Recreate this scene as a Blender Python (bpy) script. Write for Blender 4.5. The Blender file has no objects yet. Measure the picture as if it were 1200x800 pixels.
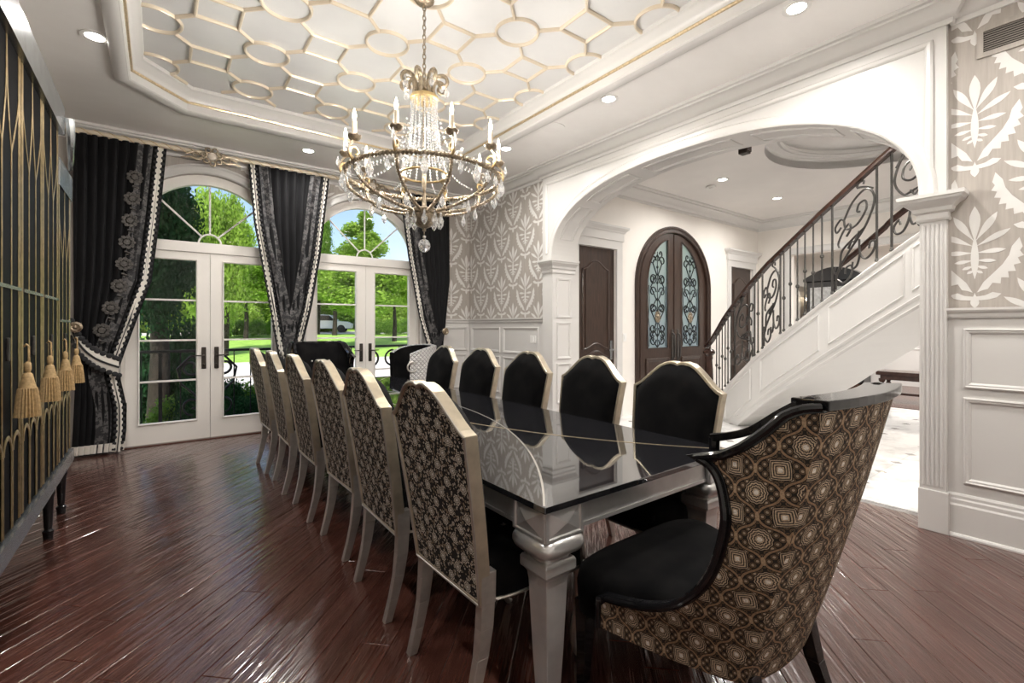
import bpy, bmesh, math, random
from math import sin, cos, pi, radians, sqrt, atan2
from mathutils import Vector, Matrix
from mathutils.geometry import tessellate_polygon
random.seed(11)
S = bpy.context.scene
COL = S.collection

# ------------------------------------------------------------------ camera, world, sun, exposure
cam = bpy.data.objects.new('camera', bpy.data.cameras.new('camera'))
COL.objects.link(cam)
cam.location = (0, 0, 1.35)
cam.rotation_euler = (radians(90), 0, radians(-37))
cam.data.sensor_width = 36
cam.data.lens = 550 / 1200 * 36
cam.data.shift_y = -18 / 1200
cam.data.clip_start = 0.02
cam.data.clip_end = 400
S.camera = cam
S.view_settings.view_transform = 'Standard'
S.view_settings.look = 'None'
S.view_settings.gamma = 1
S.view_settings.use_curve_mapping = False
S.view_settings.exposure = 0.64
S.cycles.caustics_refractive = False
S.cycles.caustics_reflective = False

W = bpy.data.worlds.new('world'); S.world = W; W.use_nodes = True
nt = W.node_tree; nt.nodes.clear()
wo = nt.nodes.new('ShaderNodeOutputWorld'); wb = nt.nodes.new('ShaderNodeBackground')
sky = nt.nodes.new('ShaderNodeTexSky'); sky.sky_type = 'NISHITA'
sky.sun_disc = False; sky.sun_elevation = radians(52); sky.sun_rotation = radians(200)
sky.air_density = 1.0; sky.dust_density = 2.2; sky.ozone_density = 1.0
tcw = nt.nodes.new('ShaderNodeTexCoord'); nzw = nt.nodes.new('ShaderNodeTexNoise')
nzw.inputs['Scale'].default_value = 2.6; nzw.inputs['Detail'].default_value = 6
rmw = nt.nodes.new('ShaderNodeValToRGB')
rmw.color_ramp.elements[0].position = .50; rmw.color_ramp.elements[1].position = .85
mxw = nt.nodes.new('ShaderNodeMix'); mxw.data_type = 'RGBA'
nt.links.new(tcw.outputs['Generated'], nzw.inputs['Vector'])
nt.links.new(nzw.outputs['Fac'], rmw.inputs['Fac'])
nt.links.new(rmw.outputs['Color'], mxw.inputs[0])
nt.links.new(sky.outputs['Color'], mxw.inputs[6]); mxw.inputs[7].default_value = (5.2, 5.4, 5.8, 1)
nt.links.new(mxw.outputs[2], wb.inputs['Color']); wb.inputs['Strength'].default_value = 0.15
nt.links.new(wb.outputs['Background'], wo.inputs['Surface'])
sun = bpy.data.objects.new('sun', bpy.data.lights.new('sun', 'SUN')); COL.objects.link(sun)
sun.data.energy = 3.7; sun.data.angle = radians(0.6); sun.data.color = (1, .95, .86)
sun.rotation_euler = Vector((.35, .62, -.88)).to_track_quat('-Z', 'Y').to_euler()

# lamp strengths (each lamp is built with its fitting further down)
P_DINING, P_HALL, P_BULB, P_BACK = 13.0, 21.0, 23.0, 75.0

# ------------------------------------------------------------------ node helpers
class V:
    def __init__(s, g, o): s.g, s.o = g, o
    def __add__(s, b): return s.g.m('ADD', s, b)
    __radd__ = __add__
    def __sub__(s, b): return s.g.m('SUBTRACT', s, b)
    def __rsub__(s, b): return s.g.m('SUBTRACT', b, s)
    def __mul__(s, b): return s.g.m('MULTIPLY', s, b)
    __rmul__ = __mul__
    def __truediv__(s, b): return s.g.m('DIVIDE', s, b)
    def lt(s, b): return s.g.m('LESS_THAN', s, b)
    def gt(s, b): return s.g.m('GREATER_THAN', s, b)
    def sin(s): return s.g.m('SINE', s)
    def cos(s): return s.g.m('COSINE', s)
    def abs(s): return s.g.m('ABSOLUTE', s)
    def fr(s): return s.g.m('FRACT', s)
    def fl(s): return s.g.m('FLOOR', s)
    def sq(s): return s.g.m('SQRT', s)
    def mx(s, b): return s.g.m('MAXIMUM', s, b)
    def mn(s, b): return s.g.m('MINIMUM', s, b)

class G:
    def __init__(s, name):
        s.mat = bpy.data.materials.new(name); s.mat.use_nodes = True
        s.t = s.mat.node_tree; s.t.nodes.clear()
        s.out = s.t.nodes.new('ShaderNodeOutputMaterial')
        s.b = s.t.nodes.new('ShaderNodeBsdfPrincipled')
        s.t.links.new(s.b.outputs[0], s.out.inputs[0])
    def lk(s, a, b): s.t.links.new(a.o if isinstance(a, V) else a, b)
    def m(s, op, *a):
        n = s.t.nodes.new('ShaderNodeMath'); n.operation = op
        for i, x in enumerate(a):
            if isinstance(x, V): s.lk(x, n.inputs[i])
            else: n.inputs[i].default_value = x
        return V(s, n.outputs[0])
    def node(s, typ, **kw):
        n = s.t.nodes.new('ShaderNode' + typ)
        for k, v in kw.items():
            if k in n.inputs:
                if isinstance(v, V) or hasattr(v, 'links'): s.lk(v, n.inputs[k])
                else: n.inputs[k].default_value = v
            else: setattr(n, k, v)
        return n
    def mix(s, f, a, b):
        n = s.t.nodes.new('ShaderNodeMix'); n.data_type = 'RGBA'
        for i, x in ((0, f), (6, a), (7, b)):
            if isinstance(x, V): s.lk(x, n.inputs[i])
            elif isinstance(x, (int, float)): n.inputs[i].default_value = x
            elif hasattr(x, 'links'): s.lk(x, n.inputs[i])
            else: n.inputs[i].default_value = (*x, 1)
        return V(s, n.outputs[2])
    def coord(s, kind='Object', scale=(1, 1, 1), rot=(0, 0, 0)):
        tc = s.t.nodes.new('ShaderNodeTexCoord'); mp = s.t.nodes.new('ShaderNodeMapping')
        mp.inputs['Scale'].default_value = scale; mp.inputs['Rotation'].default_value = rot
        s.lk(tc.outputs[kind], mp.inputs['Vector']); return V(s, mp.outputs[0])
    def xyz(s, v):
        n = s.t.nodes.new('ShaderNodeSeparateXYZ'); s.lk(v, n.inputs[0])
        return [V(s, o) for o in n.outputs]
    def noise(s, vec, scale=5, detail=3, rough=.5):
        n = s.node('TexNoise', Scale=scale, Detail=detail, Roughness=rough); s.lk(vec, n.inputs['Vector'])
        return V(s, n.outputs['Fac'])
    def ramp(s, f, lo, hi):
        n = s.t.nodes.new('ShaderNodeMapRange'); s.lk(f, n.inputs[0])
        n.inputs[1].default_value = lo; n.inputs[2].default_value = hi
        return V(s, n.outputs[0])
    def bump(s, h, strength=.2, dist=.01, coat=False):
        n = s.node('Bump', Strength=strength, Distance=dist); s.lk(h, n.inputs['Height'])
        s.lk(n.outputs[0], s.b.inputs['Normal'])
        if coat: s.lk(n.outputs[0], s.b.inputs['Coat Normal'])
    def set(s, **kw):
        for k, v in kw.items():
            k = k.replace('_', ' ')
            if isinstance(v, V): s.lk(v, s.b.inputs[k])
            elif isinstance(v, tuple): s.b.inputs[k].default_value = (*v, 1)
            else: s.b.inputs[k].default_value = v
        return s

def P(name, col, rough=.5, metal=0., spec=.5, var=0., vs=8., bump=0., bs=60., bd=.004, **kw):
    """principled material with a little procedural tone variation and relief"""
    g = G(name); g.set(Base_Color=col, Roughness=rough, Metallic=metal, Specular_IOR_Level=spec, **kw)
    if var or bump:
        c = g.coord()
        if var:
            n = g.noise(c, vs, 4)
            lo = tuple(max(0, x * (1 - var)) for x in col); hi = tuple(min(1, x * (1 + var)) for x in col)
            g.set(Base_Color=g.mix(g.ramp(n, .3, .7), lo, hi))
        if bump: g.bump(g.noise(c, bs, 3), bump, bd)
    return g.mat

def EM(name, col, st):
    g = G(name); g.set(Base_Color=col, Emission_Color=col, Emission_Strength=st); return g.mat

def GLASS(name, tint=(1, 1, 1), gl=.08, rough=.0, trans=None, fk=1.):
    g = G(name); t = g.t
    tr = g.node('BsdfTransparent', Color=(*tint, 1)); gs = g.node('BsdfGlossy', Color=(1, 1, 1, 1), Roughness=rough)
    ms = t.nodes.new('ShaderNodeMixShader'); fz = g.node('Fresnel', IOR=1.45)
    f = V(g, fz.outputs[0]) * fk + gl
    g.lk(f, ms.inputs[0]); g.lk(tr.outputs[0], ms.inputs[1]); g.lk(gs.outputs[0], ms.inputs[2])
    if trans:
        tl = g.node('BsdfTranslucent', Color=(1, 1, 1, 1)); m2 = t.nodes.new('ShaderNodeMixShader')
        m2.inputs[0].default_value = trans
        g.lk(ms.outputs[0], m2.inputs[1]); g.lk(tl.outputs[0], m2.inputs[2]); g.lk(m2.outputs[0], g.out.inputs[0])
    else: g.lk(ms.outputs[0], g.out.inputs[0])
    return g.mat

M = {}
M['white'] = P('white_painted_trim', (.645, .63, .61), .35)
M['white_wall'] = P('white_wall', (.80, .775, .745), .5, var=.02, vs=3)
M['hall_wall'] = P('hall_cream_wall', (.83, .79, .74), .5, var=.03, vs=2)
M['door_white'] = P('door_white', (.80, .765, .72), .4)
M['cream_trim'] = P('cream_trim', (.74, .665, .575), .4)
g = G('pearl_plaster'); c = g.coord(scale=(1, 1.6, 1)); n = g.noise(c, 1.3, 4, .6)
g.set(Base_Color=g.mix(g.ramp(n, .3, .7), (.85, .83, .81), (.91, .895, .875)), Roughness=.34, Metallic=.08); M['ceiling'] = g.mat
g = G('pearl_tray'); c = g.coord(); n = g.noise(c, 1.8, 4, .6)
g.set(Base_Color=g.mix(g.ramp(n, .3, .7), (.68, .68, .68), (.74, .74, .735)), Roughness=.3, Metallic=.1); M['tray'] = g.mat
M['champagne'] = P('champagne_moulding', (.72, .63, .50), .33, .25)
M['gold'] = P('antique_gold', (.46, .335, .165), .32, .8, var=.25, vs=30)
M['gold_dark'] = P('aged_bronze', (.34, .28, .205), .34, .85, var=.4, vs=60, bump=.3, bs=120)
M['gold_light'] = P('light_gilt', (.66, .53, .34), .3, .7, var=.2, vs=60)
M['silver'] = P('silver_leaf', (.53, .50, .46), .30, .75, var=.10, vs=25, bump=.05, bs=90)
M['silver_gold'] = P('champagne_leaf', (.56, .49, .375), .30, .78, var=.14, vs=18)
M['table_silver'] = P('table_silver_lacquer', (.62, .61, .60), .28, .65, var=.05, vs=20)
M['black_gloss'] = P('black_lacquer', (.008, .008, .009), .08)
g = G('mirror_black_top'); g.set(Base_Color=(.012, .012, .014), Roughness=.03, Specular_IOR_Level=1.0, IOR=2.1); M['top'] = g.mat
g = G('black_velvet'); c = g.coord(); n = g.noise(c, 9, 3)
g.set(Base_Color=g.mix(g.ramp(n, .35, .7), (.003, .003, .0035), (.0085, .008, .008)), Roughness=.9, Specular_IOR_Level=.08, Sheen_Weight=.035, Sheen_Roughness=.4); M['velvet'] = g.mat
g = G('curtain_velvet'); c = g.coord(scale=(1, 1, .15)); n = g.noise(c, 30, 3)
g.set(Base_Color=g.mix(g.ramp(n, .3, .7), (.002, .002, .0025), (.006, .006, .0075)), Roughness=.7, Specular_IOR_Level=.2, Sheen_Weight=.03); M['curtain'] = g.mat
g = G('silver_damask'); c = g.coord(scale=(1, .4, 1)); n = g.noise(c, 26, 4, .65)
g.set(Base_Color=g.mix(g.ramp(n, .48, .54), (.008, .008, .010), (.085, .08, .08)), Roughness=.55); M['damask'] = g.mat
M['damask_grey'] = P('damask_grey', (.065, .058, .052), .6, var=.6, vs=90)
M['braid'] = P('white_braid', (.72, .68, .62), .7)
M['gimp'] = P('black_gimp', (.02, .02, .022), .8)
M['iron'] = P('wrought_iron', (.09, .085, .08), .38, .75, var=.2, vs=40)
M['iron_black'] = P('black_iron', (.012, .013, .013), .4, .4)
M['mahogany'] = P('mahogany_rail', (.045, .022, .016), .25, var=.3, vs=12)
g = G('dark_door_wood'); c = g.coord(scale=(9, 9, .8)); n = g.noise(c, 6, 5, .6)
g.set(Base_Color=g.mix(g.ramp(n, .3, .7), (.022, .013, .010), (.06, .034, .024)), Roughness=.33); M['doorwood'] = g.mat
M['bronze'] = P('dark_bronze', (.05, .042, .035), .4, .7)
M['glass'] = GLASS('window_glass', (1, 1, 1), .0, fk=.35)
M['crystal'] = GLASS('crystal', (.97, .97, .97), .40, .02, .16)
M['rainglass'] = GLASS('obscure_glass', (.97, 1, .98), .02, .1, .6)
M['cabglass'] = P('dark_cabinet_glass', (.005, .005, .006), .55, 0, .05)
M['cabblack'] = P('black_cabinet', (.012, .012, .013), .18)
M['cabsilver'] = P('pewter_rail', (.36, .375, .385), .27, .85, var=.2, vs=14)
M['tassel'] = P('tan_tassel', (.36, .24, .11), .7, var=.3, vs=90)
M['candle'] = P('ivory_candle', (.72, .62, .46), .5)
M['bulb'] = EM('bulb_glow', (1, .86, .62), 22)
M['lens'] = EM('downlight_glow', (1, .95, .86), 16)
M['plastic'] = P('white_plastic', (.8, .79, .77), .4)
M['grille'] = P('grey_grille', (.36, .33, .30), .5, .3)
M['vent_shade'] = P('painted_vent_shade', (.05, .045, .04), .9)
g = G('marble_tile'); c = g.coord(); n = g.noise(c, 3, 7, .65); oi = g.node('ObjectInfo')
v = g.ramp(n, .48, .62)
g.set(Base_Color=g.mix(v, (.76, .75, .735), (.56, .55, .545)), Roughness=.06); M['marble'] = g.mat
M['marble_grey'] = P('grey_marble', (.25, .24, .23), .1, var=.2)
g = G('scraped_hardwood')
c = g.coord(scale=(1, 1, 1), rot=(0, 0, radians(-45)))
oi = g.node('ObjectInfo'); rnd = V(g, oi.outputs['Random'])
x, y, z = g.xyz(c)
cb = g.node('CombineXYZ'); g.lk(x * 1.2 + rnd * 37, cb.inputs[0]); g.lk(y * 26, cb.inputs[1]); g.lk(rnd * 9, cb.inputs[2])
n = g.noise(cb.outputs[0], 1.0, 6, .62)
col = g.mix(g.ramp(n, .28, .72), (.050, .0175, .012), (.118, .044, .031))
col = g.mix(g.ramp(rnd, 0, 1) * .55, col, (.045, .014, .0095))
cb2 = g.node('CombineXYZ'); g.lk(x * 3.0 + rnd * 11, cb2.inputs[0]); g.lk(y * 34, cb2.inputs[1]); g.lk(rnd * 5, cb2.inputs[2])
n2 = g.noise(cb2.outputs[0], 1.0, 2, .5)
g.set(Base_Color=col, Roughness=g.ramp(n, -.35, 3.2), Specular_IOR_Level=.6, Coat_Weight=.6, Coat_IOR=1.55, Coat_Roughness=.09); g.bump(n2, .85, .007, True); M['wood'] = g.mat
M['wood_gap'] = P('floor_joint', (.012, .006, .005), .8)
g = G('dark_wood'); c = g.coord(scale=(1, 12, 1)); n = g.noise(c, 4, 4)
g.set(Base_Color=g.mix(n, (.05, .018, .012), (.11, .045, .03)), Roughness=.2); M['wood2'] = g.mat  # dark grained wood of the far floor and the door sills
g = G('taupe_wallpaper'); c = g.coord(scale=(1, 1, .08)); n = g.noise(c, 60, 3)
g.set(Base_Color=g.mix(g.ramp(n, .3, .7), (.37, .335, .30), (.44, .40, .36)), Roughness=.5); M['paper'] = g.mat
M['print'] = P('wallpaper_print', (.70, .685, .66), .5, var=.03, vs=9)
g = G('quilted_silver'); uv = g.coord('Object', scale=(1, 1, 1)); x, y, z = g.xyz(uv)
q = (((x * 1.0 + z) * 62).sin().abs()).mn(((x * 1.0 - z) * 62).sin().abs())
g.set(Base_Color=g.mix(g.ramp(q, .0, .35), (.16, .16, .16), (.60, .59, .58)), Roughness=.4, Metallic=.4); g.bump(q, .6, .012); M['quilt'] = g.mat
# outdoors
def LEAF(name, a, b, tr=.35):
    g = G(name); c = g.coord(); n = g.noise(c, 1.1, 3, .7); n2 = g.noise(c, 9, 2)
    col = g.mix(g.ramp(n * .6 + n2 * .4, .33, .67), a, b)
    d = g.node('BsdfDiffuse', Color=col); t = g.node('BsdfTranslucent', Color=col)
    ms = g.t.nodes.new('ShaderNodeMixShader'); ms.inputs[0].default_value = tr
    g.lk(d.outputs[0], ms.inputs[1]); g.lk(t.outputs[0], ms.inputs[2]); g.lk(ms.outputs[0], g.out.inputs[0])
    return g.mat
M['leaf'] = LEAF('bright_leaves', (.10, .21, .02), (.42, .62, .11))
M['leaf_mid'] = LEAF('mid_leaves', (.06, .15, .02), (.26, .44, .08))
M['leaf_dark'] = LEAF('dark_leaves', (.012, .045, .02), (.05, .13, .05), .2)
M['bark'] = P('bark', (.028, .02, .015), .9, var=.4, vs=10, bump=.6, bs=20, bd=.02)
g = G('lawn_grass'); c = g.coord(); n = g.noise(c, 2.2, 6, .7)
g.set(Base_Color=g.mix(g.ramp(n, .3, .7), (.16, .33, .035), (.36, .56, .10)), Roughness=.9); M['lawn'] = g.mat
M['drive'] = P('pale_driveway', (.55, .53, .51), .9, var=.1, vs=4)
M['stone'] = P('balcony_stone', (.30, .28, .26), .8, var=.15, vs=8)
M['car'] = P('pale_car_paint', (.72, .75, .78), .2, .2)
M['car_glass'] = P('car_glass', (.02, .025, .03), .08)
M['tyre'] = P('tyre', (.015, .015, .015), .8)

def FABRIC(name, p, vn=1., sp_=.35):
    g = G(name); tc = g.t.nodes.new('ShaderNodeTexCoord'); x, y, z = g.xyz(V(g, tc.outputs['UV']))
    r2 = .70711 / p
    a = (x + y) * r2; b = (x - y) * r2
    fa = a.fr() - .5; fb = b.fr() - .5
    par = ((a.fl() + b.fl()) * .5).fr().gt(.25)
    r = (fa * fa + fb * fb).sq(); th = g.m('ARCTAN2', fb, fa)
    rc = r + (th * 12).cos() * .012
    gg = ((fa + fb) * .7071).abs(); hh = ((fa - fb) * .7071).abs()
    m = gg.mx(hh) * .8 + r * .22
    rad = rc + par * (m * 1.12 - rc)
    med = rad.lt(.335)
    rings = ((rad * 80).sin()).gt(.0)
    core = rad.lt(.075)
    ea = (.5 - (a + (b * 6.283).sin() * .07).fr()).abs() * -1 + .5; eb = (.5 - (b + (a * 6.283).sin() * .07).fr()).abs() * -1 + .5
    e = ea.mn(eb)
    vine = e.lt(.036); vedge = ((e * 105).sin()).gt(-.2)
    node_ = ((ea * ea + eb * eb).sq()).lt(.085)
    # beads and little leaves that fill the ground
    a4 = (a * 5).fr() - .5; b4 = (b * 5).fr() - .5
    bead = ((a4 * a4 + b4 * b4).sq()).lt(.21) * rad.gt(.36) * e.gt(.07)
    curl = ((((a4 * a4 + b4 * b4).sq()) - .36).abs()).lt(.09) * rad.gt(.36) * e.gt(.05)
    nz = g.noise(V(g, tc.outputs['UV']), 170, 2)
    black = (.012, .010, .009)
    c = g.mix(curl * .6, black, (.20, .125, .07))
    c = g.mix(bead, c, (.42, .33, .24))
    c = g.mix(vine * (vedge * .5 + .5) * vn, c, (.31, .195, .115))
    c = g.mix(node_ * vn, c, (.42, .30, .19))
    c = g.mix(med, c, (.05, .04, .034))
    c = g.mix(med * rings, c, (.55, .43, .30))
    c = g.mix(core, c, (.82, .78, .72))
    c = g.mix(g.ramp(nz, .45, .62) * sp_, c, (.03, .024, .02))
    g.set(Base_Color=c, Roughness=.75, Specular_IOR_Level=.3)
    g.bump(med * .5 + vine * .5 + bead * .4, .25, .003)
    return g.mat
M['fabric'] = FABRIC('medallion_brocade', .092)
def FABRIC2(name, p):
    g = G(name); tc = g.t.nodes.new('ShaderNodeTexCoord'); uvv = V(g, tc.outputs['UV']); x, y, z = g.xyz(uvv)
    r2 = .70711 / p; a = (x + y) * r2; b = (x - y) * r2
    fa = a.fr() - .5; fb = b.fr() - .5; r = (fa * fa + fb * fb).sq(); th = g.m('ARCTAN2', fb, fa)
    rc = r + (th * 8).cos() * .025
    vo = g.node('TexVoronoi', Scale=1 / .0115); g.lk(uvv, vo.inputs['Vector']); d = V(g, vo.outputs['Distance'])
    hue = g.xyz(vo.outputs['Color'])[0]
    fleck = d.lt(.43) * (1 - (d - .20).abs().lt(.045))
    col = g.mix(hue.gt(.5), (.30, .22, .15), (.58, .50, .41))
    c = g.mix(fleck * hue.gt(.06), (.010, .009, .009), col)
    ros = rc.lt(.30); ring = (rc * 62).sin().gt(-.1)
    c = g.mix(ros, c, (.014, .012, .011)); c = g.mix(ros * ring, c, (.60, .53, .44)); c = g.mix(rc.lt(.06), c, (.8, .76, .70))
    g.set(Base_Color=c, Roughness=.75, Specular_IOR_Level=.25); return g.mat
M['fabric_small'] = FABRIC2('small_medallion_brocade', .075)

# ------------------------------------------------------------------ mesh helpers
OFF = {}
class MB:
    def __init__(s): s.v, s.f, s.uv = [], [], {}
    def add(s, vs, fs):
        o = len(s.v); s.v += [Vector(v) for v in vs]; s.f += [tuple(i + o for i in f) for f in fs]; return s
    def box(s, x0, x1, y0, y1, z0, z1, T=None):
        vs = [Vector(p) for p in ((x0, y0, z0), (x1, y0, z0), (x1, y1, z0), (x0, y1, z0), (x0, y0, z1), (x1, y0, z1), (x1, y1, z1), (x0, y1, z1))]
        if T: vs = [T @ v for v in vs]
        return s.add(vs, [(0, 3, 2, 1), (4, 5, 6, 7), (0, 1, 5, 4), (1, 2, 6, 5), (2, 3, 7, 6), (3, 0, 4, 7)])
    def hexa(s, lo, hi):
        """frustum-like solid between two loops of the same length"""
        n = len(lo); fs = [tuple(range(n))[::-1], tuple(range(n, 2 * n))]
        fs += [(i, (i + 1) % n, n + (i + 1) % n, n + i) for i in range(n)]
        return s.add(list(lo) + list(hi), fs)
    def tube(s, path, r, n=8, closed=False, cap=True, up=None):
        P_ = [Vector(p) for p in path]; k = len(P_); rs = r if isinstance(r, (list, tuple)) else [r] * k
        vs = []; u = None
        for i, p in enumerate(P_):
            a = P_[(i - 1) % k] if closed or i else P_[0]; b = P_[(i + 1) % k] if closed or i < k - 1 else P_[-1]
            t = (b - a).normalized() if (b - a).length > 1e-9 else Vector((0, 0, 1))
            if u is None:
                u = t.orthogonal().normalized() if up is None else (Vector(up) - t * t.dot(Vector(up))).normalized()
            else:
                u = u - t * t.dot(u); u = u.normalized() if u.length > 1e-6 else t.orthogonal().normalized()
            w = t.cross(u)
            vs += [p + (u * cos(2 * pi * j / n) + w * sin(2 * pi * j / n)) * rs[i] for j in range(n)]
        fs = []
        for i in range(k if closed else k - 1):
            j = (i + 1) % k
            fs += [(i * n + q, i * n + (q + 1) % n, j * n + (q + 1) % n, j * n + q) for q in range(n)]
        if cap and not closed: fs += [tuple(range(n))[::-1], tuple((k - 1) * n + q for q in range(n))]
        return s.add(vs, fs)
    def lathe(s, prof, n=16, c=(0, 0, 0), T=None, sq=False):
        vs, k = [], len(prof); c = Vector(c)
        for r, z in prof:
            for j in range(n):
                a = 2 * pi * (j + .5) / n
                if sq == 'soft':
                    m_ = (abs(cos(a)) ** 5 + abs(sin(a)) ** 5) ** .2; q = Vector((r * cos(a) / m_, r * sin(a) / m_, z))
                elif sq:
                    m_ = max(abs(cos(a)), abs(sin(a))); q = Vector((r * cos(a) / m_, r * sin(a) / m_, z))
                else: q = Vector((r * cos(a), r * sin(a), z))
                vs.append((T @ q if T else q) + c)
        fs = [(i * n + j, i * n + (j + 1) % n, (i + 1) * n + (j + 1) % n, (i + 1) * n + j) for i in range(k - 1) for j in range(n)]
        fs += [tuple(range(n))[::-1], tuple((k - 1) * n + j for j in range(n))]
        return s.add(vs, fs)
    def plate(s, loops, t0, t1, fn):
        """flat slab from 2D loops (outer, holes...) between depths t0 and t1; fn(a, b, t) -> world"""
        flat = [p for l in loops for p in l]
        tris = tessellate_polygon([[Vector((p[0], p[1], 0)) for p in l] for l in loops])
        n = len(flat); vs = [fn(a, b, t0) for a, b in flat] + [fn(a, b, t1) for a, b in flat]
        fs = [tuple(t) for t in tris] + [tuple(i + n for i in reversed(t)) for t in tris]
        o = 0
        for l in loops:
            k = len(l); fs += [(o + i, o + (i + 1) % k, n + o + (i + 1) % k, n + o + i) for i in range(k)]; o += k
        return s.add(vs, fs)
    def sweep(s, path, prof, b, closed=False, cap=True, flip=1):
        """profile points (p along side, q along b) swept with mitred corners; side = b x tangent"""
        P_ = [Vector(p) for p in path]; b = Vector(b).normalized(); k = len(P_); vs = []; n = len(prof)
        for i, p in enumerate(P_):
            d0 = (P_[i] - P_[i - 1]) if (closed or i) else (P_[1] - P_[0])
            d1 = (P_[(i + 1) % k] - P_[i]) if (closed or i < k - 1) else d0
            s0 = b.cross(d0).normalized(); s1 = b.cross(d1).normalized()
            m_ = s0 + s1; m_ = m_.normalized() if m_.length > 1e-6 else s0
            m_ = m_ / max(.3, m_.dot(s0)) * flip
            vs += [p + m_ * a + b * q for a, q in prof]
        fs = []
        for i in range(k if closed else k - 1):
            j = (i + 1) % k
            fs += [(i * n + q, i * n + (q + 1) % n, j * n + (q + 1) % n, j * n + q) for q in range(n)]
        if cap and not closed: fs += [tuple(range(n))[::-1], tuple((k - 1) * n + q for q in range(n))]
        return s.add(vs, fs)
    def grid(s, rows, uvs=None, closed=False, flip=False):
        o = len(s.v); nr, nc = len(rows), len(rows[0]); fs = []
        for i in range(nr - 1):
            for j in range(nc if closed else nc - 1):
                j2 = (j + 1) % nc
                q = (i * nc + j, i * nc + j2, (i + 1) * nc + j2, (i + 1) * nc + j)
                fs.append(q[::-1] if flip else q)
        s.add([p for r in rows for p in r], fs)
        if uvs:
            for i in range(nr):
                for j in range(nc): s.uv[o + i * nc + j] = uvs[i][j]
        return s
    def build(s, name, mat, parent=None, smooth=False, bevel=0., solid=0., kind=None, label=None, local=False, recalc=True, auto=40):
        me = bpy.data.meshes.new(name)
        off = Vector((0, 0, 0)) if (parent is None or local) else OFF.get(parent.name, Vector((0, 0, 0)))
        me.from_pydata([v - off for v in s.v], [], s.f)
        if s.uv:
            ul = me.uv_layers.new(name='UVMap')
            for lp in me.loops: ul.data[lp.index].uv = s.uv.get(lp.vertex_index, (0, 0))
        if recalc or bevel:
            bm = bmesh.new(); bm.from_mesh(me)
            if recalc: bmesh.ops.recalc_face_normals(bm, faces=bm.faces[:])
            if bevel:
                es = [e for e in bm.edges if len(e.link_faces) == 2 and e.calc_face_angle(0) > .5]
                bmesh.ops.bevel(bm, geom=es, offset=bevel, segments=2, profile=.6, affect='EDGES', clamp_overlap=True)
            bm.to_mesh(me); bm.free()
        me.materials.append(mat)
        if smooth:
            me.polygons.foreach_set('use_smooth', [True] * len(me.polygons))
            try: me.set_sharp_from_angle(angle=radians(auto))
            except Exception: pass
        return obj(name, me, parent, kind, label, local)

def obj(name, me, parent=None, kind=None, label=None, local=False):
    o = bpy.data.objects.new(name, me); COL.objects.link(o)
    if parent is not None:
        o.parent = parent
        OFF[o.name] = Vector((0, 0, 0)) if local else OFF.get(parent.name, Vector((0, 0, 0)))
    if kind: o['kind'] = kind
    if label: o['label'] = label
    return o

def tag(o, label, cat, group=None, kind=None):
    if label: o['label'] = label
    if cat: o['category'] = cat
    if group: o['group'] = group
    if kind: o['kind'] = kind
    return o

def thing(name, label, cat, loc=(0, 0, 0), group=None, kind=None):
    o = bpy.data.objects.new(name, None); COL.objects.link(o); o.location = loc
    o.empty_display_size = .1; OFF[o.name] = Vector(loc)
    return tag(o, label, cat, group, kind)

def copy_tree(o, parent=None):
    c = o.copy(); COL.objects.link(c)
    if parent is not None: c.parent = parent
    for ch in list(o.children): copy_tree(ch, c)
    return c

def lerp(a, b, t): return a + (b - a) * t
def interp(pts, x):
    """piecewise linear: pts = [(x, value or tuple)]"""
    if x <= pts[0][0]: return pts[0][1]
    for (x0, v0), (x1, v1) in zip(pts, pts[1:]):
        if x <= x1:
            t = (x - x0) / (x1 - x0)
            return tuple(lerp(p, q, t) for p, q in zip(v0, v1)) if isinstance(v0, tuple) else lerp(v0, v1, t)
    return pts[-1][1]
def smooth_path(pts, n=6):
    """Catmull-Rom through points"""
    P_ = [Vector(p) for p in pts]; out = []
    for i in range(len(P_) - 1):
        p0 = P_[max(i - 1, 0)]; p1, p2 = P_[i], P_[i + 1]; p3 = P_[min(i + 2, len(P_) - 1)]
        for k in range(n):
            t = k / n
            out.append(.5 * ((2 * p1) + (p2 - p0) * t + (2 * p0 - 5 * p1 + 4 * p2 - p3) * t * t + (3 * p1 - p0 - 3 * p2 + p3) * t ** 3))
    out.append(P_[-1]); return out
def spiral(cx, cy, r0, r1, a0, a1, n=22):
    return [(cx + lerp(r0, r1, i / n) * cos(lerp(a0, a1, i / n)), cy + lerp(r0, r1, i / n) * sin(lerp(a0, a1, i / n))) for i in range(n + 1)]
def clip(poly, box):
    x0, x1, y0, y1 = box
    for ax, lim, sg in ((0, x0, 1), (0, x1, -1), (1, y0, 1), (1, y1, -1)):
        out = []
        for i in range(len(poly)):
            a, b = poly[i - 1], poly[i]; da, db = (a[ax] - lim) * sg, (b[ax] - lim) * sg
            if (da >= 0) != (db >= 0):
                t = da / (da - db); out.append((lerp(a[0], b[0], t), lerp(a[1], b[1], t)))
            if db >= 0: out.append(b)
        poly = out
        if len(poly) < 3: return []
    return poly
def area(p): return .5 * sum(p[i - 1][0] * p[i][1] - p[i][0] * p[i - 1][1] for i in range(len(p)))
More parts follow.
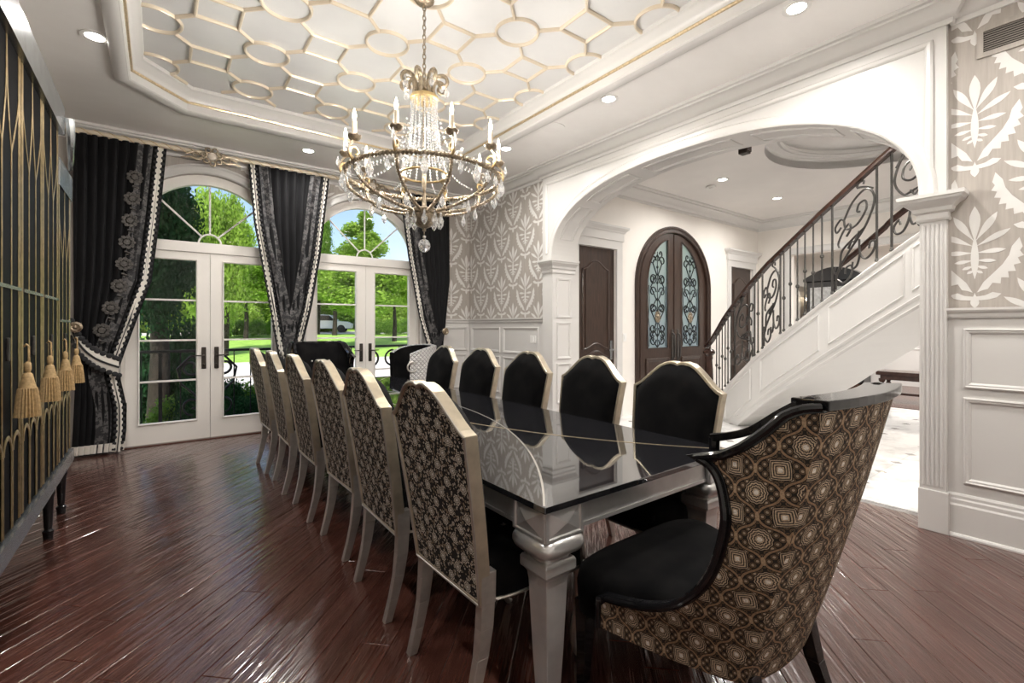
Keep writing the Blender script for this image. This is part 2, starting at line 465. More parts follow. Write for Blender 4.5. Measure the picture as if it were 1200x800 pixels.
def inset(poly, d):
    """inset a convex ccw polygon"""
    n = len(poly); L = []
    for i in range(n):
        a, b = poly[i], poly[(i + 1) % n]; dx, dy = b[0] - a[0], b[1] - a[1]; l = sqrt(dx * dx + dy * dy) or 1
        nx, ny = -dy / l, dx / l; L.append((a[0] + nx * d, a[1] + ny * d, dx / l, dy / l))
    out = []
    for i in range(n):
        x1, y1, dx1, dy1 = L[i - 1]; x2, y2, dx2, dy2 = L[i]; de = dx1 * dy2 - dy1 * dx2
        if abs(de) < 1e-6: out.append((x2, y2)); continue
        t = ((x2 - x1) * dy2 - (y2 - y1) * dx2) / de; out.append((x1 + dx1 * t, y1 + dy1 * t))
    return out
def dedupe(p):
    q = [p[i] for i in range(len(p)) if (p[i][0] - p[i - 1][0]) ** 2 + (p[i][1] - p[i - 1][1]) ** 2 > 4e-6]
    return q
# ================================================================== SETTING
XL, XR, YB, YE, ZC = -1.15, 4.13, -0.6, 6.65, 3.46
XP = 4.08                                    # face of the arch surround

# ---- hardwood floor: every plank its own part
fl = MB().box(XL - .1, 4.33, YB - .1, YE + .05, -.12, -.006).build('floor', M['wood_gap'], kind='structure')
tag(fl, 'dark reddish hand-scraped hardwood floor laid diagonally under the table', 'floor')
PW = .131; bx_ = (XL, 4.16, YB, YE)
def plank(poly, name='plank', mat=None, parent=fl, top=0., ch=.0022, bot=-.006):
    poly = dedupe(poly)
    if len(poly) < 3: return
    if area(poly) < 0: poly = poly[::-1]
    if area(poly) < .004: return
    a = inset(poly, .0007); b = inset(poly, .0007 + ch)
    mb = MB(); n = len(a)
    vs = [(x, y, bot) for x, y in a] + [(x, y, top - .0018) for x, y in a] + [(x, y, top) for x, y in b]
    fs = [(i, (i + 1) % n, n + (i + 1) % n, n + i) for i in range(n)] + [(n + i, n + (i + 1) % n, 2 * n + (i + 1) % n, 2 * n + i) for i in range(n)] + [tuple(2 * n + i for i in range(n))]
    mb.add(vs, fs).build(name, mat or M['wood'], parent, recalc=False)
q = sqrt(.5)
for r in range(-28, 45):
    v0, v1 = r * PW, (r + 1) * PW
    u = -5 - random.random() * 1.8
    while u < 9:
        L = random.uniform(1.5, 2.4); u1 = u + L
        pts = [(u, v0), (u1, v0), (u1, v1), (u, v1)]
        w = clip([((a - b) * q, (a + b) * q) for a, b in pts], bx_)
        if w: plank(w)
        u = u1
for y0 in (.5, 2.5):                          # threshold boards under the arch
    for k in range(1):
        plank([(4.16, y0), (4.32, y0), (4.32, y0 + 2.1), (4.16, y0 + 2.1)], 'threshold_board')

# ---- marble floor of the hall
hf = MB().box(4.32, 9.8, -3, 4.75, -.12, -.006).build('floor', M['marble_grey'], kind='structure')
tag(hf, 'polished white marble tile floor of the entrance hall with grey diamond insets', 'floor')
TS = .48
for i in range(-3, 9):
    for j in range(-3, 7):
        x0, y0 = 5.84 + i * TS, 1.42 + j * TS
        w = clip([(x0, y0), (x0 + TS, y0), (x0 + TS, y0 + TS), (x0, y0 + TS)], (4.33, 9.75, -.6, 4.62))
        if w: plank(w, 'tile', M['marble'], hf, ch=.001)
for i in range(-3, 9):
    for j in range(-2, 7):
        x0, y0 = 5.84 + i * TS, 1.42 + j * TS
        if 4.45 < x0 < 9.6 and y0 < 4.5:
            plank([(x0 - .055, y0), (x0, y0 - .055), (x0 + .055, y0), (x0, y0 + .055)], 'inset', M['marble_grey'], hf, top=.0008, bot=-.002)
bf = MB().box(9.8, 14, -3, 5.2, -.12, 0).build('floor', M['wood2'], kind='structure')
tag(bf, 'dark wood floor of the far room seen under the stairs', 'floor')

# ---- ceiling with the octagonal tray
TX0, TX1, TY0, TY1, TC = -.2, 3.12, .42, 5.56, .42
octo = lambda d: [(TX0 + d + TC, TY0 + d), (TX1 - d - TC, TY0 + d), (TX1 - d, TY0 + d + TC), (TX1 - d, TY1 - d - TC), (TX1 - d - TC, TY1 - d), (TX0 + d + TC, TY1 - d), (TX0 + d, TY1 - d - TC), (TX0 + d, TY0 + d + TC)]
outer = [(XL - .2, YB - .2), (4.3, YB - .2), (4.3, YE + .2), (XL - .2, YE + .2)]
ce = MB().plate([outer, octo(0)], ZC, ZC + .1, lambda a, b, t: Vector((a, b, t))).build('ceiling', M['ceiling'], kind='structure')
tag(ce, 'pearly plaster ceiling with a deep octagonal tray over the table', 'ceiling')
ZT = 3.655
MB().box(TX0 - .1, TX1 + .1, TY0 - .1, TY1 + .1, ZT, ZT + .08).build('tray_panel', M['tray'], ce)
oc = [(x, y, ZC) for x, y in octo(0)]
MB().sweep(oc, [(-.10, 0), (-.10, -.022), (-.085, -.03), (-.02, -.03), (-.008, -.022), (0, -.022), (.012, -.01), (.012, .07), (.03, .075), (.034, .10), (.05, .115), (.075, .15), (.10, .165), (.105, .20), (.0, .2), (-.02, .1), (-.02, 0)], (0, 0, 1), closed=True).build('tray_moulding', M['white'], ce, smooth=True)
MB().sweep(oc, [(.01, .055), (.026, .055), (.030, .066), (.026, .077), (.01, .077)], (0, 0, 1), closed=True).build('gilt_line', M['gold_light'], ce, label='gilt line around the tray moulding')
ins = octo(.10)
def inside(x, y):
    n = len(ins)
    return all((ins[(i + 1) % n][0] - ins[i][0]) * (y - ins[i][1]) - (ins[(i + 1) % n][1] - ins[i][1]) * (x - ins[i][0]) > -.17 * 1 for i in range(n)) and TX0 - .02 < x < TX1 + .02 and TY0 - .02 < y < TY1 + .02
PX, PY, RR, SQ = .755, .752, .165, .14
GX = [1.49 + PX * i for i in range(-2, 3)]; GY = [2.91 + PY * j for j in range(-3, 4)]
rp = [(-.0115, 0), (-.0115, -.012), (-.005, -.023), (.005, -.023), (.0115, -.012), (.0115, 0)]
def ringmesh(R, n=40):
    return MB().sweep([(R * cos(2 * pi * i / n), R * sin(2 * pi * i / n), 0) for i in range(n)], rp, (0, 0, 1), closed=True)
rm_ = None
for gx in GX:
    for gy in GY:
        if not inside(gx, gy): continue
        if rm_ is None:
            o = ringmesh(RR).build('ceiling_ring', M['champagne'], ce, smooth=True, local=True); rm_ = o
        else: o = rm_.copy(); COL.objects.link(o)
        o.location = (gx, gy, ZT)
def bar(a, b, name='ceiling_bar'):
    MB().sweep([(*a, ZT), (*b, ZT)], rp, (0, 0, 1)).build(name, M['champagne'], ce, smooth=True)
sq_ = None
for i in range(-3, 3):
    for j in range(-4, 4):
        cx, cy = 1.49 + PX * (i + .5), 2.91 + PY * (j + .5)
        if inside(cx, cy):
            if sq_ is None:
                sq_ = o = MB().sweep([(-SQ, -SQ, 0), (SQ, -SQ, 0), (SQ, SQ, 0), (-SQ, SQ, 0)], rp, (0, 0, 1), closed=True).build('ceiling_square', M['champagne'], ce, local=True)
            else: o = sq_.copy(); COL.objects.link(o)
            o.location = (cx, cy, ZT)
        for sx in (-1, 1):
            for sy in (-1, 1):
                c0 = (cx + sx * PX / 2, cy + sy * PY / 2); k_ = RR * .7071
                p0 = (cx + sx * SQ, cy + sy * SQ); p1 = (c0[0] - sx * k_, c0[1] - sy * k_)
                mid = ((p0[0] + p1[0]) / 2, (p0[1] + p1[1]) / 2)
                if inside(*mid): bar(p0, p1)

# ---- walls
def arch(a0, a1, zs, rise, n=40, ex=2.0):
    c, h = (a0 + a1) / 2, (a1 - a0) / 2; out = []
    for i in range(n + 1):
        t = pi * i / n; cc, ss = cos(t), sin(t)
        out.append((c - h * math.copysign(abs(cc) ** (2 / ex), cc), zs + rise * abs(ss) ** (2 / ex)))
    return out
def notch(x0, x1, z1, archs, z0=0.):
    """wall outline whose lower edge is cut by openings; archs = lists from left foot to right foot"""
    p = [(x0, z0)]
    for a in archs: p += [(a[0][0], z0)] + a + [(a[-1][0], z0)]
    return p + [(x1, z0), (x1, z1), (x0, z1)]
YZ = lambda a, b, t: Vector((t, a, b))
XZ = lambda a, b, t: Vector((a, t, b))
AEX, AY0, AY1, AZ, AR = 2.35, .87, 4.54, 2.21, .86
wr = MB().plate([notch(YB - .2, YE + .2, 3.56, [arch(AY0 - .03, AY1 + .03, AZ, AR + .03, 48, AEX)])], XR, 4.44, YZ).build('wall_right', M['paper'], kind='structure')
tag(wr, 'taupe and white damask papered wall with the wide archway', 'wall')
DC = (.5, 2.4); DR = .83; DZ = 2.33
we = MB().plate([notch(XL - .2, 4.14, 3.56, [arch(c - DR, c + DR, DZ, DR, 32) for c in DC])], YE, YE + .25, XZ).build('wall_end', M['paper'], kind='structure')
tag(we, 'end wall with two arched french door openings', 'wall')
tag(MB().box(XL - .15, XL, YB - .2, YE + .2, 0, 3.56).build('wall_left', M['paper'], kind='structure'), 'papered wall behind the tall cabinet', 'wall')
tag(MB().box(XL - .2, 4.4, YB - .15, YB, 0, 3.56).build('wall_back', M['white_wall'], kind='structure'), 'plain wall behind the viewer', 'wall')
# storeys above (they shade the balcony)
tag(MB().box(XL - .2, 14.2, -3.2, YE + .25, 3.8, 8.2).build('wall_upper', M['white_wall'], kind='structure'), 'upper storey of the house above the rooms', 'wall')

# ---- wallpaper print
def lens(x0, y0, x1, y1, w, n=8, ex=1.5):
    dx, dy = x1 - x0, y1 - y0; L = sqrt(dx * dx + dy * dy); nx, ny = -dy / L, dx / L
    a = [(x0 + dx * t + nx * w * sin(pi * t ** ex), y0 + dy * t + ny * w * sin(pi * t ** ex)) for t in [i / n for i in range(n + 1)]]
    b = [(x0 + dx * t - nx * w * sin(pi * t ** ex), y0 + dy * t - ny * w * sin(pi * t ** ex)) for t in [i / n for i in range(n - 1, 0, -1)]]
    return (a + b)[::-1]
def motif():
    L = [lens(0, .10, 0, .42, .028), lens(0, .20, 0, -.19, .020, ex=1.2)]
    for s in (-1, 1):
        for ang, l, w, y in ((62, .285, .024, .12), (33, .25, .024, .08), (4, .185, .022, .03), (-8, .13, .017, -.03), (-22, .085, .014, -.075), (-36, .06, .012, -.11)):
            L.append(lens(0, y, s * l * .80 * cos(radians(ang)), y + l * .92 * sin(radians(ang)), w * .9))
        pl = [(.012, -.30), (.05, -.215), (.105, -.145), (.155, -.08), (.19, -.01), (.205, .06), (.245, .125), (.262, .05), (.248, .02), (.268, -.02), (.236, -.035), (.252, -.08), (.215, -.09), (.226, -.14), (.185, -.14), (.19, -.19), (.148, -.185), (.145, -.235), (.10, -.225), (.075, -.275), (.04, -.285)]
        L.append([(s * x * .84, y) for x, y in pl][::s])
        L.append([(s * x, y) for x, y in [(0, -.335), (.05, -.325), (.085, -.30), (.125, -.315), (.105, -.345), (.07, -.36), (.03, -.365), (0, -.36)]][::s])
    L.append(lens(0, -.30, 0, -.43, .022))
    return L
MOT = motif()
def paper_print(boxes, a0, z0, fn, t0, parent, avoid=None):
    mb = MB(); dk = 0
    for bx in boxes:
        for i in range(-22, 13):
            for j in range(-6, 7):
                cx = a0 + i * .285; cz = z0 + j * .83 + (.415 if i % 2 else 0)
                if cx < bx[0] - .3 or cx > bx[1] + .3 or cz < bx[2] - .45 or cz > bx[3] + .45: continue
                for p in MOT:
                    w = [(x * .94 + cx, y * .76 + cz) for x, y in p]
                    if avoid and any(avoid(*v) for v in w): continue
                    w = dedupe(clip(w, bx))
                    if len(w) > 2 and abs(area(w)) > 2e-5:
                        k = len(mb.v); dk += 1; mb.add([fn(a, b, t0 - .00006 * (dk % 17)) for a, b in w], [tuple(range(len(w)))])
    mb.build('wallpaper_print', M['print'], parent, kind='stuff', recalc=False)
paper_print([(YB, .72, 1.45, 3.34), (4.75, 6.65, 1.45, 3.34)], 5.17, 2.62, YZ, XR - .0012, wr)
paper_print([(3.36, 4.12, 1.45, 3.34)], 3.78, 2.62, XZ, YE - .0012, we)
paper_print([(-.5, 3.4, 2.4, 3.34)], 3.78, 2.62, XZ, YE - .0013, we, lambda a, b: any((a - c) ** 2 + (b - DZ) ** 2 < .95 ** 2 for c in DC))

# ---- wainscot, baseboards, chair rails
def frame_moulding(a0, a1, b0, b1, fn, t, parent, w=.035, sgn=-1, name='panel_moulding', mat=None):
    """raised picture-frame moulding on a plane; sgn = direction of the room from the plane"""
    pts = [(a0, b0), (a1, b0), (a1, b1), (a0, b1)]; mb = MB()
    def ringp(d): return [(a0 + d, b0 + d), (a1 - d, b0 + d), (a1 - d, b1 - d), (a0 + d, b1 - d)]
    hs = [(0, 0), (0, .014), (.25 * w, .018), (.45 * w, .012), (.7 * w, .012), (w, .003), (w, 0)]
    vs = [fn(a, b, t + sgn * h) for d, h in hs for a, b in ringp(d)]
    fs = [(i * 4 + k, i * 4 + (k + 1) % 4, (i + 1) * 4 + (k + 1) % 4, (i + 1) * 4 + k) for i in range(len(hs) - 1) for k in range(4)]
    mb.add(vs, fs).build(name, mat or M['white'], parent)
WX = XR - .012
def wains_right(y0, y1, panels):
    MB().box(WX, XR, y0, y1, 0, 1.43).build('wainscot', M['white'], wr)
    for a, b in panels:
        frame_moulding(a, b, .955, 1.335, YZ, WX, wr); frame_moulding(a, b, .345, .895, YZ, WX, wr)
wains_right(YB, .735, [(-.5, .66)])
wains_right(4.75, YE, [(4.86, 5.68), (5.76, 6.56)])
MB().box(3.36, 4.13, YE - .012, YE, 0, 1.43).build('wainscot', M['white'], we)
frame_moulding(3.42, 4.06, .955, 1.335, XZ, YE - .012, we); frame_moulding(3.42, 4.06, .345, .895, XZ, YE - .012, we)
rail_p = [(0, 0), (.014, 0), (.02, .012), (.02, .03), (.034, .04), (.04, .052), (.04, .066), (0, .066)]
base_p = [(0, 0), (.024, 0), (.024, .20), (.018, .212), (.018, .235), (.012, .245), (.012, .262), (.006, .275), (0, .275)]
shoe_p = [(.0, 0), (.04, 0), (.04, .01), (.034, .02), (.024, .024), (0, .024)]
for k, pth in enumerate(([(WX, YB), (WX, .735)], [(WX, 4.755), (WX, YE - .012), (3.36, YE - .012)])):
    MB().sweep([(x, y, 1.40) for x, y in pth], rail_p, (0, 0, 1)).build('trim_%d' % (k + 1), M['white'], kind='structure', label='white chair rail capping the wainscot')
    b = MB().sweep([(x, y, 0) for x, y in pth], base_p, (0, 0, 1)).build('baseboard_right', M['white'], kind='structure', label='tall white baseboard below the wainscot')
    MB().sweep([(x, y, 0) for x, y in pth], shoe_p, (0, 0, 1)).build('shoe_moulding', M['white'], b)
MB().sweep([(XL, YE, 0), (XL, YB, 0), (XR, YB, 0)], base_p, (0, 0, 1)).build('baseboard_left', M['white'], kind='structure', label='white baseboard on the cabinet wall')
crown_p = [(0, 0), (.016, 0), (.022, .014), (.022, .03), (.034, .036), (.05, .06), (.08, .092), (.108, .108), (.118, .112), (.118, .128), (.135, .136), (.14, .16), (0, .16)]
cp = [(XR, YB), (XR, .72), (XP, .72), (XP, 4.757), (XR, 4.757), (XR, YE), (XL, YE), (XL, YB)]
MB().sweep([(x, y, 3.30) for x, y in cp], crown_p, (0, 0, 1), closed=True).build('trim_3', M['white'], kind='structure', smooth=True, label='white crown moulding around the dining room ceiling')

# ---- arch surround
ap = arch(AY0, AY1, AZ, AR, 60, AEX)
asr = MB().plate([notch(.735, 4.74, 3.45, [ap])], XP, 4.47, YZ).build('trim_4', M['white'], kind='structure')
tag(asr, 'white panelled surround of the wide archway into the hall', 'archway')
acas = [(XP, y, z) for y, z in ap]
MB().sweep(acas, [(0, 0), (0, .02), (.012, .026), (.03, .020), (.06, .018), (.075, .022), (.088, .012), (.095, 0)], (-1, 0, 0), flip=-1).build('arch_moulding', M['white'], asr, smooth=True)
MB().sweep([(4.47, y, z) for y, z in ap], [(0, 0), (0, .02), (.06, .018), (.09, 0)], (1, 0, 0), flip=1).build('arch_moulding', M['white'], asr, smooth=True)
# frieze panel outline: follows crown, drops to the capitals and the arch
fr = [(.80, 2.28), (.80, 3.235), (4.68, 3.235), (4.68, 2.30)]
MB().sweep([(XP, a, b) for a, b in fr], [(0, 0), (0, .012), (.012, .02), (.03, .016), (.042, .006), (.042, 0)], (-1, 0, 0), flip=1).build('frieze_moulding', M['white'], asr)
# soffit panels
def ring_path(i0, i1, x0, x1, d):
    c0 = [(x0, ap[i][0], ap[i][1]) for i in range(i0, i1 + 1)]; c1 = [(x1, ap[i][0], ap[i][1]) for i in range(i1, i0 - 1, -1)]
    return c0 + c1
for i0, i1 in ((5, 14), (16, 24), (26, 34), (36, 44), (46, 55)):
    MB().tube(ring_path(i0, i1, 4.16, 4.39, 0), .009, 6, closed=True).build('soffit_moulding', M['white'], asr)
    MB().tube(ring_path(i0, i1, 4.19, 4.36, 0), .006, 6, closed=True).build('soffit_moulding', M['white'], asr)
# capitals wrap each jamb
cap_p = [(0, 0), (.012, 0), (.018, .014), (.012, .028), (.012, .05), (.03, .06), (.036, .085), (.06, .11), (.085, .125), (.09, .14), (.10, .145), (.10, .17), (0, .17)]
MB().sweep([(4.47, AY1 - .001, 2.04), (XP, AY1 - .001, 2.04), (XP, 4.74, 2.04)][::-1], cap_p, (0, 0, 1), flip=-1).build('capital', M['white'], asr, smooth=True, auto=25)
MB().sweep([(4.13, .735, 2.04), (XP, .735, 2.04), (XP, AY0 + .001, 2.04), (4.47, AY0 + .001, 2.04)][::-1], cap_p, (0, 0, 1), flip=-1).build('capital', M['white'], asr, smooth=True, auto=25)
# right pilaster: flutes and plinth
for k in range(5):
    y = .757 + k * .0228
    MB().lathe([(.0075, .30), (.0075, 2.02)], 8, (XP - .002, y, 0)).build('flute', M['white'], asr, smooth=True)
MB().box(XP - .012, 4.48, .722, AY0 + .006, 0, .27).build('plinth', M['white'], asr, bevel=.004)
MB().box(XP - .012, 4.48, AY1 - .006, 4.752, 0, .27).build('plinth', M['white'], asr, bevel=.004)
for z0, z1 in ((1.46, 1.98), (.92, 1.40), (.34, .86)):
    frame_moulding(4.15, 4.40, z0, z1, XZ, AY1 - .001, asr, w=.03, sgn=-1, name='jamb_panel')

# ---- french doors, fanlights and casings
HN = bpy.data.meshes
n_door = [0]
for k, c in enumerate(DC):
    word = ('left', 'right')[k]
    op = [(c - DR, 0)] + arch(c - DR, c + DR, DZ, DR, 36) + [(c + DR, 0)]
    MB().sweep([(a, YE, b) for a, b in op], [(0, 0), (0, .03), (.012, .036), (.04, .026), (.07, .026), (.085, .040), (.105, .034), (.11, 0)], (0, -1, 0), flip=1).build('trim_%d' % (5 + k), M['white'], kind='structure', smooth=True, label='white arched casing of the %s french doors' % word)
    win = thing('window_%d' % (k + 1), 'arched fanlight with spoke bars over the %s french doors' % word, 'window', (c, YE + .1, DZ), kind='structure')
    R0, R1 = DR - .002, .715
    a_out = [(c + R0 * cos(pi * i / 36), DZ + R0 * sin(pi * i / 36)) for i in range(37)]
    a_in = [(c + R1 * cos(pi * i / 36), DZ + R1 * sin(pi * i / 36)) for i in range(36, -1, -1)]
    MB().plate([a_out + a_in], YE + .06, YE + .14, XZ).build('frame', M['door_white'], win)
    MB().box(c - DR + .002, c + DR - .002, YE + .04, YE + .16, 2.225, 2.345).build('transom', M['door_white'], win, bevel=.006)
    for s in (-1, 1): MB().box(c + s * DR - (.002 if s > 0 else -.002), c + s * .792, YE + .05, YE + .16, 0, 2.23).build('jamb', M['door_white'], win)
    for ang in (45, 90, 135):
        p0 = (c + .115 * cos(radians(ang)), YE + .10, DZ + .115 * sin(radians(ang)) + .012); p1 = (c + .72 * cos(radians(ang)), YE + .10, DZ + .72 * sin(radians(ang)))
        MB().tube([p0, p1], .011, 6).build('muntin', M['door_white'], win)
    MB().tube([(c + .115 * cos(pi * i / 16), YE + .10, DZ + .012 + .115 * sin(pi * i / 16)) for i in range(17)], .011, 6).build('hub', M['door_white'], win)
    MB().plate([[(c + .73 * cos(pi * i / 24), DZ + .73 * sin(pi * i / 24)) for i in range(25)]], YE + .103, YE + .106, XZ).build('glass', M['glass'], win)
    for s in (-1, 1):
        n_door[0] += 1
        side = 'left' if s < 0 else 'right'
        d = thing('door_%d' % n_door[0], 'white glazed french door leaf, %s leaf of the %s pair' % (side, word), 'door', (c + s * .4, YE + .09, 0), kind='structure')
        x0, x1 = (c - .79, c - .002) if s < 0 else (c + .002, c + .79)
        g0, g1 = (c - .67, c - .14) if s < 0 else (c + .14, c + .67)
        MB().plate([[(x0, .012), (x1, .012), (x1, 2.222), (x0, 2.222)], [(g0, .245), (g0, 2.125), (g1, 2.125), (g1, .245)]], YE + .065, YE + .11, XZ).build('frame', M['door_white'], d)
        frame_moulding(g0 - .012, g1 + .012, .233, 2.137, XZ, YE + .065, d, w=.014, name='bead', mat=M['door_white'])
        for i in (1, 2, 3):
            z = .245 + .47 * i
            MB().box(g0, g1, YE + .068, YE + .108, z - .010, z + .010).build('muntin', M['door_white'], d)
        MB().box(g0 - .005, g1 + .005, YE + .086, YE + .09, .24, 2.13).build('glass', M['glass'], d)
        hx = c + s * .065
        hp = MB().box(hx - .024, hx + .024, YE + .052, YE + .065, .84, 1.10).build('handle_plate', M['bronze'], d, bevel=.01)
        MB().tube([(hx, YE + .06, 1.0), (hx, YE + .01, 1.0), (hx + s * .02, YE + .005, 1.0), (hx + s * .115, YE + .012, 1.003)], [.010, .009, .009, .006], 8).build('lever', M['bronze'], hp, smooth=True)
        MB().lathe([(.012, 0), (.012, .02), (.004, .026)], 10, (hx, YE + .052, .89), Matrix.Rotation(radians(90), 3, 'X')).build('lock', M['bronze'], hp)
        ex = x0 if s < 0 else x1
        for z in (.45, 1.9): MB().box(ex - .012, ex + .012, YE + .052, YE + .066, z - .05, z + .05).build('hinge', M['bronze'], d)
    MB().box(c - .83, c + .83, YE + .0, YE + .2, -.01, .012).build('trim_%d' % (7 + k), M['wood2'], kind='structure', label='dark wood door sill under the %s french doors' % word)
MB().box(1.375, 1.525, YE - .001, YE + .02, 0, 2.4).build('trim_9', M['white'], kind='structure', label='white mullion panel between the two pairs of french doors')

# ---- hall shell
HY, HX, HZ = 4.62, 9.75, 3.46
d7 = (4.61, 5.40); d8 = (8.66, 9.50); FC, FH = 6.885, 1.045
fd = arch(FC - FH + .01, FC + FH - .01, 2.0, .99, 32)
rect = lambda a, z: [(a[0], z), (a[1], z)]
hw = MB().plate([notch(4.47, 9.95, 3.56, [rect(d7, 2.48), fd, rect(d8, 2.48)])], HY, HY + .2, XZ).build('wall_hall', M['hall_wall'], kind='structure')
tag(hw, 'cream plaster wall of the hall holding the arched front doors', 'wall')
sw = MB().plate([notch(-3, HY, 3.56, [rect((.2, 4.0), 2.72)])], HX, HX + .15, YZ).build('wall_hall', M['hall_wall'], kind='structure')
tag(sw, 'cream hall wall with a wide cased opening behind the stairs', 'wall')
tag(MB().box(4.3, 14.2, -3.15, -3, 0, 3.56).build('wall_rear', M['white_wall'], kind='structure'), 'rear wall of the hall', 'wall')
tag(MB().box(4.44, 4.47, -3, .7, 0, 3.56).build('wall_partition', M['white_wall'], kind='structure'), 'hall side of the papered wall', 'wall')
DX, DY = 6.35, 1.55
circ = lambda r: [(DX + r * cos(2 * pi * i / 48), DY + r * sin(2 * pi * i / 48)) for i in range(48)]
hc = MB().plate([[(4.44, -3), (9.9, -3), (9.9, HY + .1), (4.44, HY + .1)], circ(1.25)], HZ, HZ + .1, lambda a, b, t: Vector((a, b, t))).build('ceiling', M['white_wall'], kind='structure')
tag(hc, 'white hall ceiling with a round stepped dome recess', 'ceiling')
cz = lambda r, z: [(x, y, z) for x, y in circ(r)]
MB().grid([cz(1.25, HZ), cz(1.25, HZ + .14), cz(1.12, HZ + .14), cz(1.12, HZ + .20), cz(.95, HZ + .24), cz(.6, HZ + .28), cz(.05, HZ + .3)], closed=True).build('dome', M['ceiling'], hc, smooth=True)
MB().sweep(cz(1.12, HZ + .14), [(0, 0), (0, -.03), (.03, -.035), (.05, -.015), (.05, 0)], (0, 0, 1), closed=True).build('dome_moulding', M['white'], hc, smooth=True)
hcp = [(HX, -3), (HX, HY), (4.47, HY)]
MB().sweep([(x, y, 3.26) for x, y in hcp], [(a * 1.25, b * 1.25) for a, b in crown_p], (0, 0, 1)).build('trim_10', M['white'], kind='structure', smooth=True, label='white crown moulding of the entrance hall')
MB().sweep([(x, y, 0) for x, y in [(HX, 4.0), (HX, HY), (9.55, HY)]], base_p, (0, 0, 1)).build('baseboard_hall', M['white'], kind='structure', label='white baseboard in the hall corner')
MB().sweep([(HX, 4.0, 0), (HX, 4.0, 2.72), (HX, .2, 2.72), (HX, .2, 0)], [(0, 0), (0, .03), (.03, .036), (.11, .03), (.13, 0)], (-1, 0, 0), flip=1).build('trim_11', M['white'], kind='structure', label='white casing of the opening behind the stairs')
# far room
tag(MB().box(13.5, 13.6, -3, 5.3, 0, 3.56).build('wall_far', M['hall_wall'], kind='structure'), 'cream wall of the far room', 'wall')
tag(MB().box(9.8, 13.6, 5.2, 5.3, 0, 3.56).build('wall_far', M['hall_wall'], kind='structure'), 'side wall of the far room', 'wall')
tag(MB().box(9.7, 13.6, -3, 5.3, 3.46, 3.56).build('ceiling', M['white_wall'], kind='structure'), 'white ceiling of the far room', 'ceiling')
wf = MB().box(13.48, 13.5, -3, 5.2, 0, 1.0).build('trim_12', M['white'], kind='structure', label='white wainscot in the far room')
for i in range(6): frame_moulding(-1 + i * .95, -.2 + i * .95, .2, .85, YZ, 13.48, wf)
# entablatures over the side doors
for k, (a0, a1) in enumerate((d7, d8)):
    e = MB().plate([[(a0 - .12, 0), (a0, 0), (a0, 2.48), (a1, 2.48), (a1, 0), (a1 + .12, 0), (a1 + .12, 2.6), (a0 - .12, 2.6)]], HY - .03, HY, XZ).build('trim_%d' % (13 + k), M['white'], kind='structure')
    tag(e, ('white door casing with entablature next to the arch pilaster', 'white door casing with entablature in the hall corner')[k], 'trim')
    MB().box(a0 - .14, a1 + .14, HY - .045, HY, 2.6, 2.72).build('frieze', M['white'], e)
    MB().sweep([(a0 - .14, HY, 2.72), (a0 - .14, HY - .045, 2.72), (a1 + .14, HY - .045, 2.72), (a1 + .14, HY, 2.72)][::-1], [(0, 0), (.012, 0), (.02, .02), (.045, .045), (.06, .06), (.06, .085), (0, .085)], (0, 0, 1), flip=1).build('cornice', M['white'], e)
# ================================================================== DINING TABLE
TXa, TXb, TYa, TYb, TT = 1.0, 2.2, 1.15, 5.30, .76
tb = thing('dining_table', 'long dining table with mirror-black top on silver turned legs', 'table', (1.6, 3.225, 0))
MB().box(TXa, TXb, TYa, TYb, TT - .022, TT).build('tabletop', M['top'], tb, bevel=.003, label='mirror-black glass tabletop')
R_, cxL = 3.14, 1.78 - 3.14
for s in (1, -1):
    pts = []
    for i in range(49):
        y = lerp(TYa + .012, TYb - .012, i / 48); x = cxL + sqrt(R_ ** 2 - (y - 3.225) ** 2)
        x = max(x, TXa + .004)
        pts.append((1.6 + s * (x - 1.6), y, TT + .0004))
    MB().sweep(pts, [(-.004, 0), (-.004, .001), (.004, .001), (.004, 0)], (0, 0, 1)).build('inlay', M['silver'] if s > 0 else M['gold_light'], tb, label='thin curved metal inlay line')
AZ0, AZ1 = .645, TT - .022
for x in (TXa + .035, TXb - .06): MB().box(x, x + .025, TYa + .12, TYb - .12, AZ0, AZ1).build('apron', M['table_silver'], tb, bevel=.002)
for y in (TYa + .035, TYb - .06): MB().box(TXa + .12, TXb - .12, y, y + .025, AZ0, AZ1).build('apron', M['table_silver'], tb, bevel=.002)
for x in (TXa + .03, TXb - .034): MB().box(x, x + .004, TYa + .1, TYb - .1, AZ0 - .006, AZ0 + .008).build('apron_bead', M['table_silver'], tb)
for y in (TYa + .03, TYb - .034): MB().box(TXa + .1, TXb - .1, y, y + .004, AZ0 - .006, AZ0 + .008).build('apron_bead', M['table_silver'], tb)
